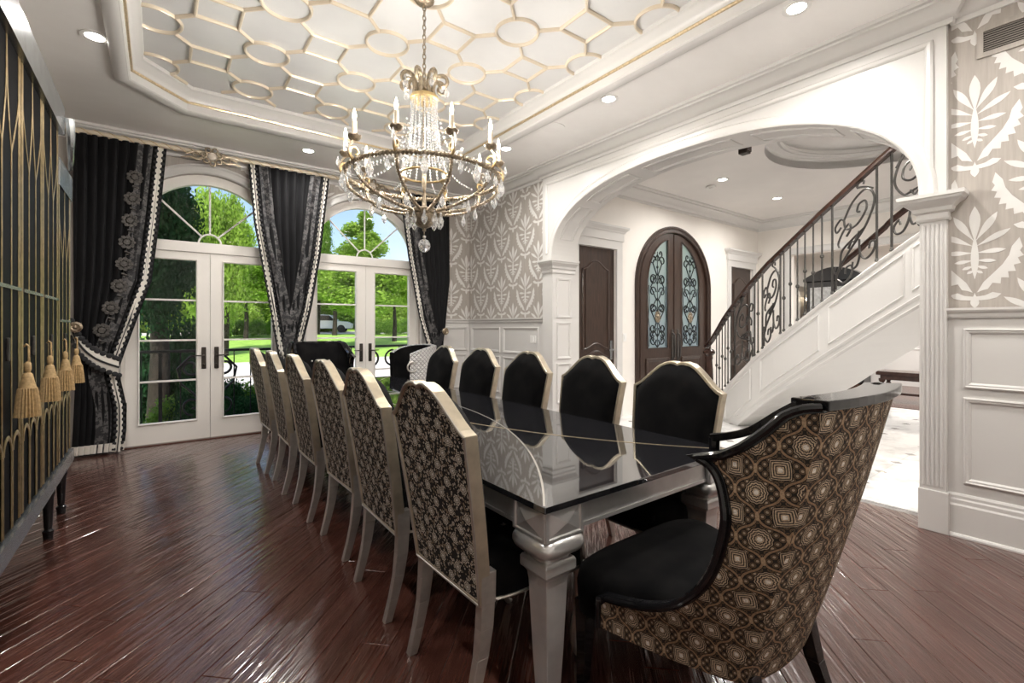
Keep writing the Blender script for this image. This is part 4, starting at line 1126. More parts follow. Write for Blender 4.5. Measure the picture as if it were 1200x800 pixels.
def tieback(label, pts, w=.085):
    t = thing('curtain_tieback', label, 'tieback', pts[0], 'curtain tiebacks')
    p = smooth_path(pts, 8); rows = []
    def off(v, a): return Vector((v.x, v.y - .004, v.z + a))
    MB().grid([[off(v, a) + Vector((0, -.012 * (1 - (a / w) ** 2), 0)) for a in (-w, -w * .6, 0, w * .6, w)] for v in p]).build('band', M['braid'], t, smooth=True)
    MB().tube([off(v, 0) + Vector((0, -.016, 0)) for v in p], .010, 6).build('cord', M['gimp'], t)
    mb = MB()
    for i in range(0, len(p), 2):
        for a in (-w, w): mb.lathe([(.028, -.004), (.024, .006), (.01, .01)], 8, off(p[i], a) + Vector((0, -.006, 0)), Matrix.Rotation(radians(90), 3, 'X'))
    mb.build('scallop_trim', M['gimp'], t, kind='stuff')
    return t
tieback('black and white tieback around the curtain beside the cabinet', [(-.70, 6.46, 1.32), (-.62, 6.42, 1.14), (-.5, 6.41, 1.01), (-.33, 6.42, .92)])
tieback('black and white tieback around the curtain in the room corner', [(3.25, 6.45, .98), (3.36, 6.42, 1.0), (3.44, 6.42, 1.10), (3.51, 6.44, 1.24)], .04)
for x, z, lab in ((-.66, 1.34, 'bronze rosette holdback beside the cabinet'), (3.52, 1.27, 'bronze rosette holdback in the room corner')):
    t = thing('holdback', lab, 'holdback', (x, 6.4, z))
    MB().lathe([(.02, 0), (.02, .05), (.05, .06), (.055, .08), (.035, .095), (.02, .09), (.012, .11), (.002, .115)], 16, (x, 6.44, z), Matrix.Rotation(radians(90), 3, 'X')).build('rosette', M['gold_dark'], t, smooth=True)
    MB().tube([(x, YE, z), (x, 6.43, z)], .012, 8).build('stem', M['gold_dark'], t)
rod = thing('curtain_cornice', 'gilt rope-twist curtain rod under the crown of the end wall', 'curtain rod', (1.4, 6.5, 3.36))
MB().tube([(XL + .1, 6.50, 3.352), (3.75, 6.50, 3.352)], .026, 12).build('pole', M['champagne'], rod, smooth=True)
mb = MB()
for k in range(2):
    mb.tube([(XL + .1 + i * .02, 6.50 + .026 * cos(i * .55 + k * pi), 3.352 + .026 * sin(i * .55 + k * pi)) for i in range(242)], .007, 5)
mb.build('rope_twist', M['gold_light'], rod, smooth=True)
for k, c in enumerate(DC):
    cx_, cz_ = c, 3.315
    t = thing('cartouche', 'pewter flower cartouche above the %s arched window' % ('left', 'right')[k], 'ornament', (cx_, 6.44, cz_), 'cartouches over the arched windows')
    bs = MB().lathe([(.05, 0), (.046, .02), (.03, .035), (.004, .04)], 16, (cx_, 6.455, cz_), Matrix.Rotation(radians(90), 3, 'X')); bs.build('boss', M['cream_trim'], t, smooth=True)
    for a in range(7):
        an = 2 * pi * a / 7 + .3
        MB().tube([(cx_ + .078 * cos(an) + .028 * cos(2 * pi * i / 10), 6.452, cz_ + .078 * sin(an) + .028 * sin(2 * pi * i / 10)) for i in range(10)], .010, 6, closed=True).build('petal', M['gold_dark'], t, smooth=True)
    for s in (-1, 1):
        sp = [(cx_ + s * x, 6.455, cz_ + z) for x, z in spiral(.16, -.01, .045, .010, pi, -pi * .9)] + []
        MB().tube(sp[::-1], [.007] * len(sp), 6).build('scroll', M['gold_dark'], t, smooth=True)
        MB().tube([(cx_ + s * x, 6.455, cz_ + z) for x, z in [(.09, -.03), (.15, -.055), (.20, -.04), (.25, -.045), (.30, -.06)]], [.016, .014, .014, .010, .004], 6).build('leaf', M['gold_dark'], t, smooth=True)
        MB().tube([(cx_ + s * x, 6.455, cz_ + z) for x, z in [(.10, .02), (.17, .03), (.22, .0), (.26, -.02)]], [.012, .012, .009, .004], 6).build('leaf', M['gold_dark'], t, smooth=True)

def filament(l):
    """candle bulbs have an upright filament: most light leaves sideways, little straight up"""
    l.use_nodes = True; t = l.node_tree; t.nodes.clear()
    o = t.nodes.new('ShaderNodeOutputLight'); e = t.nodes.new('ShaderNodeEmission'); tc = t.nodes.new('ShaderNodeTexCoord')
    sp = t.nodes.new('ShaderNodeSeparateXYZ'); t.links.new(tc.outputs['Normal'], sp.inputs[0])
    def mt(op, a, b=None):
        n = t.nodes.new('ShaderNodeMath'); n.operation = op
        for i, x in enumerate((a, b)):
            if x is None: continue
            if isinstance(x, float): n.inputs[i].default_value = x
            else: t.links.new(x, n.inputs[i])
        return n.outputs[0]
    s2 = mt('SUBTRACT', 1.0, mt('MULTIPLY', sp.outputs[2], sp.outputs[2]))
    t.links.new(mt('MULTIPLY', mt('POWER', mt('MAXIMUM', s2, 0.0), 0.9), 1.25), e.inputs['Strength'])
    t.links.new(e.outputs[0], o.inputs[0])

# ================================================================== CHANDELIER
HXc, HYc = 1.50, 3.02
ch = thing('chandelier', 'antique gilt candle chandelier with crystal drops above the table', 'chandelier', (HXc, HYc, ZT))
def at(r, a, z): return Vector((HXc + r * cos(a), HYc + r * sin(a), z))
mb = MB(); z = ZT - .03; k = 0
while z > 3.06:
    pl_ = [(.011 * cos(2 * pi * i / 10), .022 * sin(2 * pi * i / 10)) for i in range(10)]
    mb.tube([(HXc + (a if k % 2 else 0), HYc + (0 if k % 2 else a), z + b) for a, b in pl_], .004, 5, closed=True); z -= .034; k += 1
mb.build('chain', M['gold_dark'], ch, smooth=True)
MB().lathe([(.07, 0), (.07, -.012), (.05, -.03), (.012, -.04), (.008, -.06)][::-1], 20, (HXc, HYc, ZT)).build('canopy', M['gold_dark'], ch, smooth=True)
MB().lathe([(.012, 2.02), (.016, 2.2), (.010, 2.3), (.018, 2.36), (.010, 2.5), (.010, 3.0), (.03, 3.02), (.018, 3.05), (.008, 3.08)], 10, (HXc, HYc, 0)).build('stem', M['gold_dark'], ch, smooth=True)
MB().lathe([(.088, 2.935), (.098, 2.945), (.098, 2.965), (.085, 2.975), (.06, 2.99), (.02, 3.0)], 24, (HXc, HYc, 0)).build('crown_band', M['gold'], ch, smooth=True)
for i in range(8):
    a = 2 * pi * i / 8
    pr = [(.075, 2.96), (.062, 3.01), (.07, 3.06)] + [(.128 + r_ * cos(t_), 3.055 + r_ * sin(t_)) for r_, t_ in [(lerp(.058, .014, q / 16), lerp(pi * .85, -pi * 1.25, q / 16)) for q in range(17)]]
    MB().tube([at(r, a, z) for r, z in pr], [lerp(.017, .010, q / (len(pr) - 1)) for q in range(len(pr))], 6).build('crown_scroll', M['gold_dark'], ch, smooth=True)
# octahedral beads in strands from the crown to the inner ring
def beads(pts, r):
    mb = MB()
    for p in pts:
        mb.add([p + Vector(v) * r for v in ((1, 0, 0), (-1, 0, 0), (0, 1, 0), (0, -1, 0), (0, 0, 1.25), (0, 0, -1.25))], [(0, 2, 4), (2, 1, 4), (1, 3, 4), (3, 0, 4), (2, 0, 5), (1, 2, 5), (3, 1, 5), (0, 3, 5)])
    return mb
for i in range(18):
    a = 2 * pi * i / 18 + .1
    beads([at(lerp(.088, .085, t) + .075 * t ** 2.2, a, lerp(2.94, 2.42, t)) for t in [q / 26 for q in range(27)]], .010).build('bead_strand', M['crystal'], ch)
for i in range(10):
    a = 2 * pi * (i + .5) / 10
    beads([at(.12 + .40 * t ** 1.6, a, 2.80 - .36 * t - .10 * sin(pi * t)) for t in [q / 20 for q in range(21)]], .009).build('bead_swag', M['crystal'], ch)
MB().tube([at(.165, 2 * pi * i / 30, 2.415) for i in range(30)], .008, 6, closed=True).build('inner_ring', M['gold'], ch, smooth=True)
# large twisted ring
RG, ZG = .53, 2.385
MB().tube([at(RG, 2 * pi * i / 60, ZG) for i in range(60)], .010, 6, closed=True).build('ring', M['gold_dark'], ch, smooth=True)
mb = MB(); n = 420
for k in range(2): mb.tube([at(RG + .013 * cos(i * 1.0 + k * pi), 2 * pi * i / n, ZG + .013 * sin(i * 1.0 + k * pi)) for i in range(n)], .0065, 4, closed=True)
mb.build('ring_twist', M['gold_dark'], ch, smooth=True)
# bowl, ribs
MB().lathe([(.002, 2.035), (.018, 2.04), (.05, 2.055), (.075, 2.09), (.082, 2.13), (.076, 2.14), (.095, 2.15), (.10, 2.165), (.085, 2.175), (.07, 2.165)], 20, (HXc, HYc, 0)).build('bowl', M['gold_dark'], ch, smooth=True)
vw = atan2(-HYc, -HXc)                        # azimuth towards the camera side of the room
drop_me = MB().lathe([(.001, 0), (.004, -.006), (.005, -.012), (.010, -.03), (.015, -.045), (.013, -.058), (.006, -.07), (.001, -.076)], 6).build('pendant', M['crystal'], ch, local=True, recalc=True)
def pend(p, s=1., nm=[0]):
    s *= 1.12
    o = drop_me if nm[0] == 0 else drop_me.copy()
    if nm[0]: COL.objects.link(o)
    nm[0] += 1; o.location = p - Vector((HXc, HYc, ZT)); o.scale = (s, s, s)
for i in range(10):
    a = vw + radians(18 + 36 * i)
    rib = smooth_path([at(.06, a, 2.14), at(.11, a, 2.155), at(.24, a, 2.175), at(.40, a, 2.225), at(.505, a, 2.30), at(RG, a, ZG)], 7)
    arm = MB().tube(rib, [lerp(.009, .010, q / (len(rib) - 1)) for q in range(len(rib))], 6).build('arm', M['gold_dark'], ch, smooth=True)
    tw = MB(); L = [rib[0].lerp(rib[-1], 0)]
    pts = []
    for q in range(len(rib) * 5 - 5):
        j = q // 5; f_ = (q % 5) / 5; c_ = rib[j].lerp(rib[j + 1], f_); tg = (rib[j + 1] - rib[j]).normalized()
        u = tg.orthogonal().normalized(); w = tg.cross(u); pts.append(c_ + (u * cos(q * 1.1) + w * sin(q * 1.1)) * .010)
    tw.tube(pts, .005, 4).build('twist', M['gold_dark'], arm, smooth=True)
    # scroll bracket, bobeche, candle
    a_ = a
    scr = [at(RG - .005 + r_ * cos(t_), a_, 2.435 + r_ * sin(t_)) for r_, t_ in [(lerp(.048, .012, q / 16), lerp(-pi / 2, pi * 1.5, q / 16)) for q in range(17)]]
    MB().tube(scr, [lerp(.011, .006, q / 16) for q in range(17)], 6).build('scroll', M['gold'], ch, smooth=True)
    MB().tube(smooth_path([at(RG - .01, a, ZG), at(RG + .035, a, 2.42), at(RG + .03, a, 2.47), at(RG, a, 2.515)], 5), .009, 6).build('bracket', M['gold_dark'], ch, smooth=True)
    bo = MB(); n = 12; rows = []
    for r, z in ((.008, 2.505), (.03, 2.515), (.044, 2.53), (.040, 2.537), (.02, 2.53)):
        rows.append([at(RG, a, z + (.010 if (q % 2 and r > .035) else 0)) + Vector((r * cos(2 * pi * q / n), r * sin(2 * pi * q / n), 0)) for q in range(n)])
    bo.grid(rows, closed=True).build('bobeche', M['gold_dark'], ch, smooth=True)
    cp_ = at(RG, a, 0)
    cd = MB().lathe([(.015, 2.525), (.015, 2.63), (.010, 2.635)], 10, cp_).build('candle', M['candle'], ch, smooth=True)
    MB().lathe([(.004, 2.632), (.010, 2.648), (.012, 2.665), (.007, 2.688), (.001, 2.71)], 8, cp_).build('bulb', M['bulb'], cd, smooth=True)
    l = bpy.data.objects.new('bulb_light', bpy.data.lights.new('bulb_light', 'POINT')); COL.objects.link(l); l.parent = ch
    l.location = at(RG, a, 2.675) - Vector((HXc, HYc, ZT)); l.data.energy = P_BULB; l.data.shadow_soft_size = .02; l.data.color = (1, .945, .87); filament(l.data)
    # pendants around ring and arms
    am = a + radians(18)
    pend(at(RG + .01, a - .10, ZG - .02), 1.0); pend(at(RG + .01, a + .10, ZG - .02), 1.0); pend(at(RG + .02, am, ZG - .015), 1.5)
    pend(at(RG + .05, a, 2.515), .9); pend(at(.36, a, 2.20), 1.1); pend(at(.12, am, 2.15), 1.25)
    if i % 2 == 0: pend(at(.155, a, 3.07), 1.2)
    beads([at(RG + .01, lerp(a, a + radians(36), t), ZG - .015 - .055 * sin(pi * t)) for t in [q / 14 for q in range(15)]], .007).build('bead_garland', M['crystal'], ch)
MB().tube([(HXc, HYc, 2.04), (HXc, HYc, 1.965)], .003, 5).build('finial_wire', M['gold_dark'], ch)
MB().lathe([(.002, 1.995), (.012, 1.985), (.012, 1.975), (.004, 1.965), (.03, 1.955), (.042, 1.93), (.044, 1.915), (.036, 1.89), (.015, 1.873), (.002, 1.87)], 12, (HXc, HYc, 0)).build('finial_ball', M['crystal'], ch)

# ================================================================== RECESSED LIGHTS AND CEILING FITTINGS
def downlight(x, y, zc, power, label, r=.068, group='recessed ceiling lights'):
    t = thing('downlight', label, 'ceiling light', (x, y, zc), group)
    MB().lathe([(r - .012, -.001), (r + .016, -.001), (r + .018, -.006), (r, -.010), (r - .012, -.004)], 28, (x, y, zc)).build('trim_ring', M['plastic'], t, smooth=True)
    MB().lathe([(r - .008, -.0035), (r - .008, -.0045)], 24, (x, y, zc)).build('lens', M['lens'], t)
    l = bpy.data.objects.new('lamp', bpy.data.lights.new('lamp', 'AREA')); COL.objects.link(l); l.parent = t
    l.location = (0, 0, -.012); l.data.shape = 'DISK'; l.data.size = .11; l.data.energy = power; l.data.spread = radians(158); l.data.color = (1, .965, .92)
    return t
for x, y, lab in ((-.37, 4.56, 'recessed light in the pearly ceiling above the cabinet'), (3.38, 1.35, 'recessed light at the top edge, nearest on the archway side'), (3.34, 2.94, 'second recessed light along the archway side of the tray'), (1.44, 5.98, 'recessed light beyond the tray, left of the chandelier'), (3.30, 4.5, 'third recessed light, just right of the chandelier'),
                  (-.37, 2.9, 'added unseen recessed light above the near part of the cabinet'), (-.37, 1.3, 'added unseen recessed light above the viewer'), (1.45, -.1, 'added unseen recessed light behind the viewer by the table end'), (3.3, -.1, 'added unseen recessed light behind the viewer by the papered wall')):  # row out of view, added to give the dining room more light
    downlight(x, y, ZC, P_DINING, lab)
for x, y, lab in ((6.48, 3.57, 'recessed hall light nearer the archway, left of the stairs'), (8.15, 3.55, 'recessed hall light farther back, above the stair rail'), (4.95, .2, 'added unseen recessed hall light behind the arch pilaster'), (8.3, .2, 'added unseen recessed hall light beyond the stairs'), (5.0, -1.8, 'added unseen recessed light at the rear of the hall'), (8.3, -1.8, 'added unseen recessed light in the rear hall corner'), (5.1, 2.0, 'added unseen recessed hall light just behind the arch')):  # lamps here that are out of view are added to brighten the hall
    downlight(x, y, 3.46, P_HALL, lab)
for x, y, w_ in ((11.5, 1.0, 'nearer the bench'), (11.5, 3.6, 'nearer the display cabinet')): downlight(x, y, 3.46, P_BACK, 'added unseen recessed light in the far room, ' + w_)  # unseen lamps, added to lift the brightness of the far room
t = thing('ceiling_speaker', 'round flush ceiling speaker between two recessed lights', 'speaker', (3.35, 3.72, ZC))
MB().lathe([(.10, -.001), (.118, -.001), (.118, -.005), (.10, -.006), (.002, -.004)], 28, (3.35, 3.72, ZC)).build('grille', M['ceiling'], t)
MB().lathe([(.116, -.0012), (.122, -.0012), (.122, -.007), (.116, -.007)], 28, (3.35, 3.72, ZC)).build('rim', M['ceiling'], t)
t = thing('smoke_detector', 'white smoke detector on the hall ceiling beside the recessed light', 'smoke detector', (6.66, 3.85, 3.46))
MB().lathe([(.001, -.045), (.035, -.045), (.04, -.03)], 20, (6.66, 3.85, 3.46)).build('sensor', M['plastic'], t)
MB().lathe([(.04, -.03), (.065, -.028), (.07, -.001)], 20, (6.66, 3.85, 3.46)).build('base', M['plastic'], t)
t = thing('ceiling_bracket', 'small dark brown box fixed under the rim of the hall dome', 'bracket', (5.42, 2.72, 3.46))
MB().box(5.37, 5.47, 2.67, 2.77, 3.34, 3.46).build('box', M['bronze'], t, bevel=.01)
MB().box(5.375, 5.465, 2.66, 2.67, 3.36, 3.44).build('face_plate', M['mahogany'], t)

# wall fittings
t = thing('vent_grille', 'white return air grille high on the papered wall at the right edge', 'vent', (XR, .36, 3.1))
MB().plate([[(.10, 3.03), (.60, 3.03), (.60, 3.22), (.10, 3.22)], [(.135, 3.06), (.135, 3.19), (.345, 3.19), (.345, 3.06)], [(.365, 3.06), (.365, 3.19), (.57, 3.19), (.57, 3.06)]], XR - .012, XR - .002, YZ).build('frame', M['paper'], t)
MB().box(XR - .003, XR - .0025, .13, .575, 3.055, 3.195).build('vent_shade', M['vent_shade'], t)  # flat dark sheet; the shade inside the vent is put into its colour
for i in range(9):
    z = 3.068 + i * .0138
    MB().add([(XR - .009, .135, z), (XR - .009, .572, z), (XR - .004, .572, z + .008), (XR - .004, .135, z + .008)], [(0, 1, 2, 3)]).build('slat', M['grille'], t, recalc=False)
def switch(name, label, c, fn, sgn=-1, w=.04, h=.06):
    t = thing(name, label, 'switch plate' if 'switch' in name else 'outlet', c)
    MB().plate([[(-w, -h), (w, -h), (w, h), (-w, h)]], 0, sgn * .007, lambda a, b, t_: Vector(c) + fn(a, b, t_)).build('plate', M['plastic'], t, bevel=.002)
    MB().plate([[(-.016, -.032), (.016, -.032), (.016, .032), (-.016, .032)]], 0, sgn * .011, lambda a, b, t_: Vector(c) + fn(a, b, t_)).build('rocker', M['plastic'], t)
switch('wall_outlet', 'white outlet plate in the wainscot panel left of the arch', (WX, 4.98, 1.17), YZ, -1, .06, .05)
switch('light_switch', 'white light switch on the hall wall between the two dark doors', (5.60, HY, 1.18), XZ)

# ================================================================== STAIRCASE
RP = [(828, 6.72, 3.98, 1.02), (835, 6.60, 3.79, 1.15), (850, 6.41, 3.49, 1.47), (865, 6.24, 3.22, 1.70), (880, 6.11, 2.98, 1.90), (900, 6.00, 2.71, 2.12), (930, 5.90, 2.38, 2.36), (960, 5.82, 2.10, 2.57), (990, 5.75, 1.83, 2.76), (1020, 5.69, 1.59, 2.93), (1048, 5.645, 1.39, 3.07), (1080, 5.60, 1.17, 3.22), (1130, 5.555, .86, 3.43)]
def rl(px): return Vector(interp([(p[0], p[1:]) for p in RP], px))
HR = .98
def side_n(px):
    d = rl(px + 4) - rl(px - 4); d.z = 0; d.normalize(); return Vector((d.y, -d.x, 0)) * -1
def far(px, w=1.2):
    n_ = side_n(max(840, px)); 
    if n_.x < 0: n_ = -n_
    p = rl(px); return p + n_ * w
st = thing('staircase', 'curved white panelled staircase with wrought iron balustrade beyond the arch', 'staircase', (6.6, 3.8, 0))
ks = [838, 846, 854, 864, 876, 890, 905, 922, 940, 960, 980, 1000, 1020, 1045, 1075, 1110, 1130]
top_ = [rl(k) - Vector((0, 0, HR)) for k in ks]
DEP = .70
bot_ = [Vector((p.x, p.y, max(0., p.z - DEP))) for p in top_]
ft = [far(k) for k in ks]; ft = [Vector((p.x, p.y, t_.z)) for p, t_ in zip(ft, top_)]
fb = [Vector((p.x, p.y, b.z)) for p, b in zip(ft, bot_)]
zd = Vector((0, 0, -.18))
MB().grid([[a for a in top_], [b for b in bot_]]).grid([bot_, fb]).grid([fb, [p + zd for p in ft]]).grid([[p + zd for p in ft], [p + zd for p in top_]]).build('stair_body', M['white'], st)
MB().grid([[p + Vector((0, 0, .0)) for p in top_], [p + side_n(k) * .0 + Vector((.05, .01, 0)) for p, k in zip(top_, ks)], [p + Vector((.05, .01, -.2)) for p in top_]]).build('stringer_cap', M['white'], st)
def on_side(k, d, o=.0):
    p = rl(k) - Vector((0, 0, HR + d)); n_ = side_n(max(840, k)); n_ = -n_ if n_.x > 0 else n_
    q = p + n_ * o; q.z = max(q.z, .02); return q
mprof = [(-.016, 0), (-.016, .010), (-.006, .018), (.008, .014), (.016, .006), (.016, 0)]
def side_strip(k0, k1, d, w=.016, n=14, name='stringer_moulding'):
    a, b = [], []
    rows = [[], [], [], []]
    for i in range(n + 1):
        k = lerp(k0, k1, i / n)
        for r, (dd, oo) in enumerate(((-w, .001), (-w * .5, .016), (w * .5, .012), (w, .001))): rows[r].append(on_side(k, d + dd, oo))
    MB().grid(rows).build(name, M['white'], st, smooth=True)
side_strip(838, 1125, .03, .03); side_strip(846, 1125, .60, .022, name='lower_band'); side_strip(870, 1125, .685, .020, name='soffit_band')
def side_panel(k0, k1, d0, d1):
    n = 12; rows = [[], [], []]
    lp = [(lerp(k0, k1, i / n), d0) for i in range(n)] + [(k1, lerp(d0, d1, i / 6)) for i in range(6)] + [(lerp(k1, k0, i / n), d1) for i in range(n)] + [(k0, lerp(d1, d0, i / 6)) for i in range(6)]
    kc, dc = (k0 + k1) / 2, (d0 + d1) / 2; sx, sy = .022 / abs(d1 - d0), .022 / abs(d1 - d0)
    wk = 2.2
    for r, (e, o) in enumerate(((0, .001), (.5, .015), (1, .001))):
        for k, d in lp:
            k2 = k + (wk * e if k < kc - 1e-6 and k <= k0 + wk * 2 else (-wk * e if k >= k1 - wk * 2 else 0)); d2 = d + (.03 * e if d < dc - abs(d1 - d0) * .45 else (-.03 * e if d > dc + abs(d1 - d0) * .45 else 0))
            rows[r].append(on_side(k2, d2, o))
    MB().grid(rows, closed=True).build('side_panel_moulding', M['white'], st)
side_panel(849, 880, .10, .52); side_panel(890, 961, .10, .52); side_panel(971, 1060, .10, .52); side_panel(1068, 1122, .10, .52)
for i in range(15):
    z = .17 * (i + 1)
    k = interp(sorted([(rl(q).z - HR, q) for q in range(836, 1131, 2)]), z - .05); k2 = interp(sorted([(rl(q).z - HR, q) for q in range(836, 1131, 2)]), z + .13)
    a, b = rl(k), rl(k2); c_, d_ = far(k, 1.1), far(k2, 1.1)
    n_ = .06
    q4 = [a.lerp(c_, n_), b.lerp(d_, n_), d_, c_]
    MB().hexa([Vector((p.x, p.y, z - .22)) for p in q4], [Vector((p.x, p.y, z - .16)) for p in q4]).build('tread', M['mahogany'], st)
# rails
hp = [(-.032, -.03), (-.032, -.008), (-.04, .006), (-.034, .022), (-.014, .032), (.014, .032), (.034, .022), (.04, .006), (.032, -.008), (.032, -.03)]
MB().sweep([rl(lerp(829, 1130, i / 60)) for i in range(61)], hp, (0, 0, 1)).build('handrail', M['mahogany'], st, smooth=True, label='mahogany handrail')
MB().sweep([far(lerp(900, 1125, i / 40)) for i in range(41)], hp, (0, 0, 1)).build('far_handrail', M['mahogany'], st, smooth=True, label='mahogany handrail on the far side of the stairs')
nw = rl(828)
MB().lathe([(.07, 0), (.07, .16), (.06, .18), (.05, .22), (.062, .26), (.066, .40), (.056, .70), (.046, .84), (.055, .87), (.05, .90), (.07, .925), (.085, .94), (.085, .975), (.06, 1.0), (.03, 1.01)], 20, (6.66, 3.88, 0)).build('newel_post', M['mahogany'], st, smooth=True, label='turned mahogany newel post')
MB().box(6.52, 6.84, 3.62, 4.06, 0, .05).build('bottom_step', M['mahogany'], st, bevel=.01)
def post(k, kn=True, r=.0085):
    p = rl(k); b = p - Vector((0, 0, HR))
    m = MB().tube([b, p - Vector((0, 0, .03))], r, 6)
    m.lathe([(.010, 0), (.02, .004), (.016, .02), (.011, .035)], 8, b)
    if kn:
        kz = (.50, .40)[kn % 2] if kn is not True else .48
        m.lathe([(.010, -.022), (.020, -.008), (.020, .008), (.010, .022)], 8, b + Vector((0, 0, kz)))
    m.build('baluster', M['iron'], st)
for i, k in enumerate((840, 843.2, 846.6, 850, 853.4, 857, 888, 918, 925.5, 934, 943.5, 953.5, 964)): post(k, i % 2 + 2)
for k in (861.5, 884, 893, 914, 976, 1027.5, 1045, 1098): post(k, False, .011)
def scroll_panel(k0, k1, flip=False):
    def mp(x, y):                              # x, y in 0..1
        if flip: x = 1 - x
        k = lerp(k0, k1, x); p = rl(k); return p - Vector((0, 0, HR)) + Vector((0, 0, y * (HR - .03)))
    curves = [
        [(.06, .02), (.10, .20), (.35, .33), (.72, .46), (.93, .62), (.93, .74), (.75, .86), (.45, .84), (.24, .72)] ,
        [(.24, .72), (.30, .60), (.55, .56), (.76, .64), (.74, .74), (.60, .76), (.55, .70), (.62, .67)],
        [(.24, .72), (.16, .76), (.05, .72), (.08, .65), (.18, .67)],
        [(.72, .46), (.45, .44), (.20, .40), (.16, .28), (.12, .20), (.02, .22), (.05, .28)],
        [(.60, .38), (.62, .22), (.75, .12), (.92, .14), (.97, .22), (.86, .26), (.82, .20)],
        [(.62, .22), (.55, .12), (.44, .12), (.45, .19)],
        [(.10, .12), (.25, .03), (.42, .07), (.42, .16), (.30, .18), (.27, .12)],
        [(.55, .95), (.70, .90), (.92, .80)], [(.55, .95), (.58, .985), (.70, .97), (.70, .93)],
        [(.30, .52), (.40, .57), (.36, .64), (.22, .60), (.12, .52), (.14, .46)],
        [(.34, .37), (.42, .42), (.50, .40), (.60, .47)]]
    ob = MB()
    for c in curves:
        sp = smooth_path([(a, b, 0) for a, b in c], 5)
        ob.tube([mp(p.x, p.y) for p in sp], .0105, 6)
    ob.build('scroll_panel', M['iron'], st, smooth=True, label='wrought iron leaf scroll panel')
scroll_panel(862, 883, True); scroll_panel(893.5, 913.5, False); scroll_panel(977, 1027, False); scroll_panel(1046, 1097, True)
for k in (1000, 1020, 1040, 1060, 1080, 1100, 1120):
    p = far(k); MB().tube([p - Vector((0, 0, .95)), p - Vector((0, 0, .03))], .009, 6).build('far_baluster', M['iron_black'], st)

# ================================================================== HALL DOORS
# arched front doors
fr = thing('door_5', 'dark wood arched frame around the pair of front doors', 'door frame', (FC, HY, 0), kind='structure')
o_ = [(FC - FH, 0)] + arch(FC - FH, FC + FH, 2.0, 1.0, 36) + [(FC + FH, 0)]
i_ = [(FC - FH + .11, 0)] + arch(FC - FH + .11, FC + FH - .11, 2.0, .89, 36) + [(FC + FH - .11, 0)]
MB().plate([o_ + i_[::-1]], HY - .03, HY + .12, XZ).build('frame', M['doorwood'], fr)
MB().tube([(a, HY - .03, b) for a, b in [(FC - FH + .03, 0)] + arch(FC - FH + .03, FC + FH - .03, 2.0, .97, 36) + [(FC + FH - .03, 0)]], .022, 6).build('frame_moulding', M['doorwood'], fr, smooth=True)
MB().tube([(a, HY - .03, b) for a, b in [(FC - FH + .095, 0)] + arch(FC - FH + .095, FC + FH - .095, 2.0, .905, 36) + [(FC + FH - .095, 0)]], .014, 6).build('frame_moulding', M['doorwood'], fr, smooth=True)
Ro = FH - .115
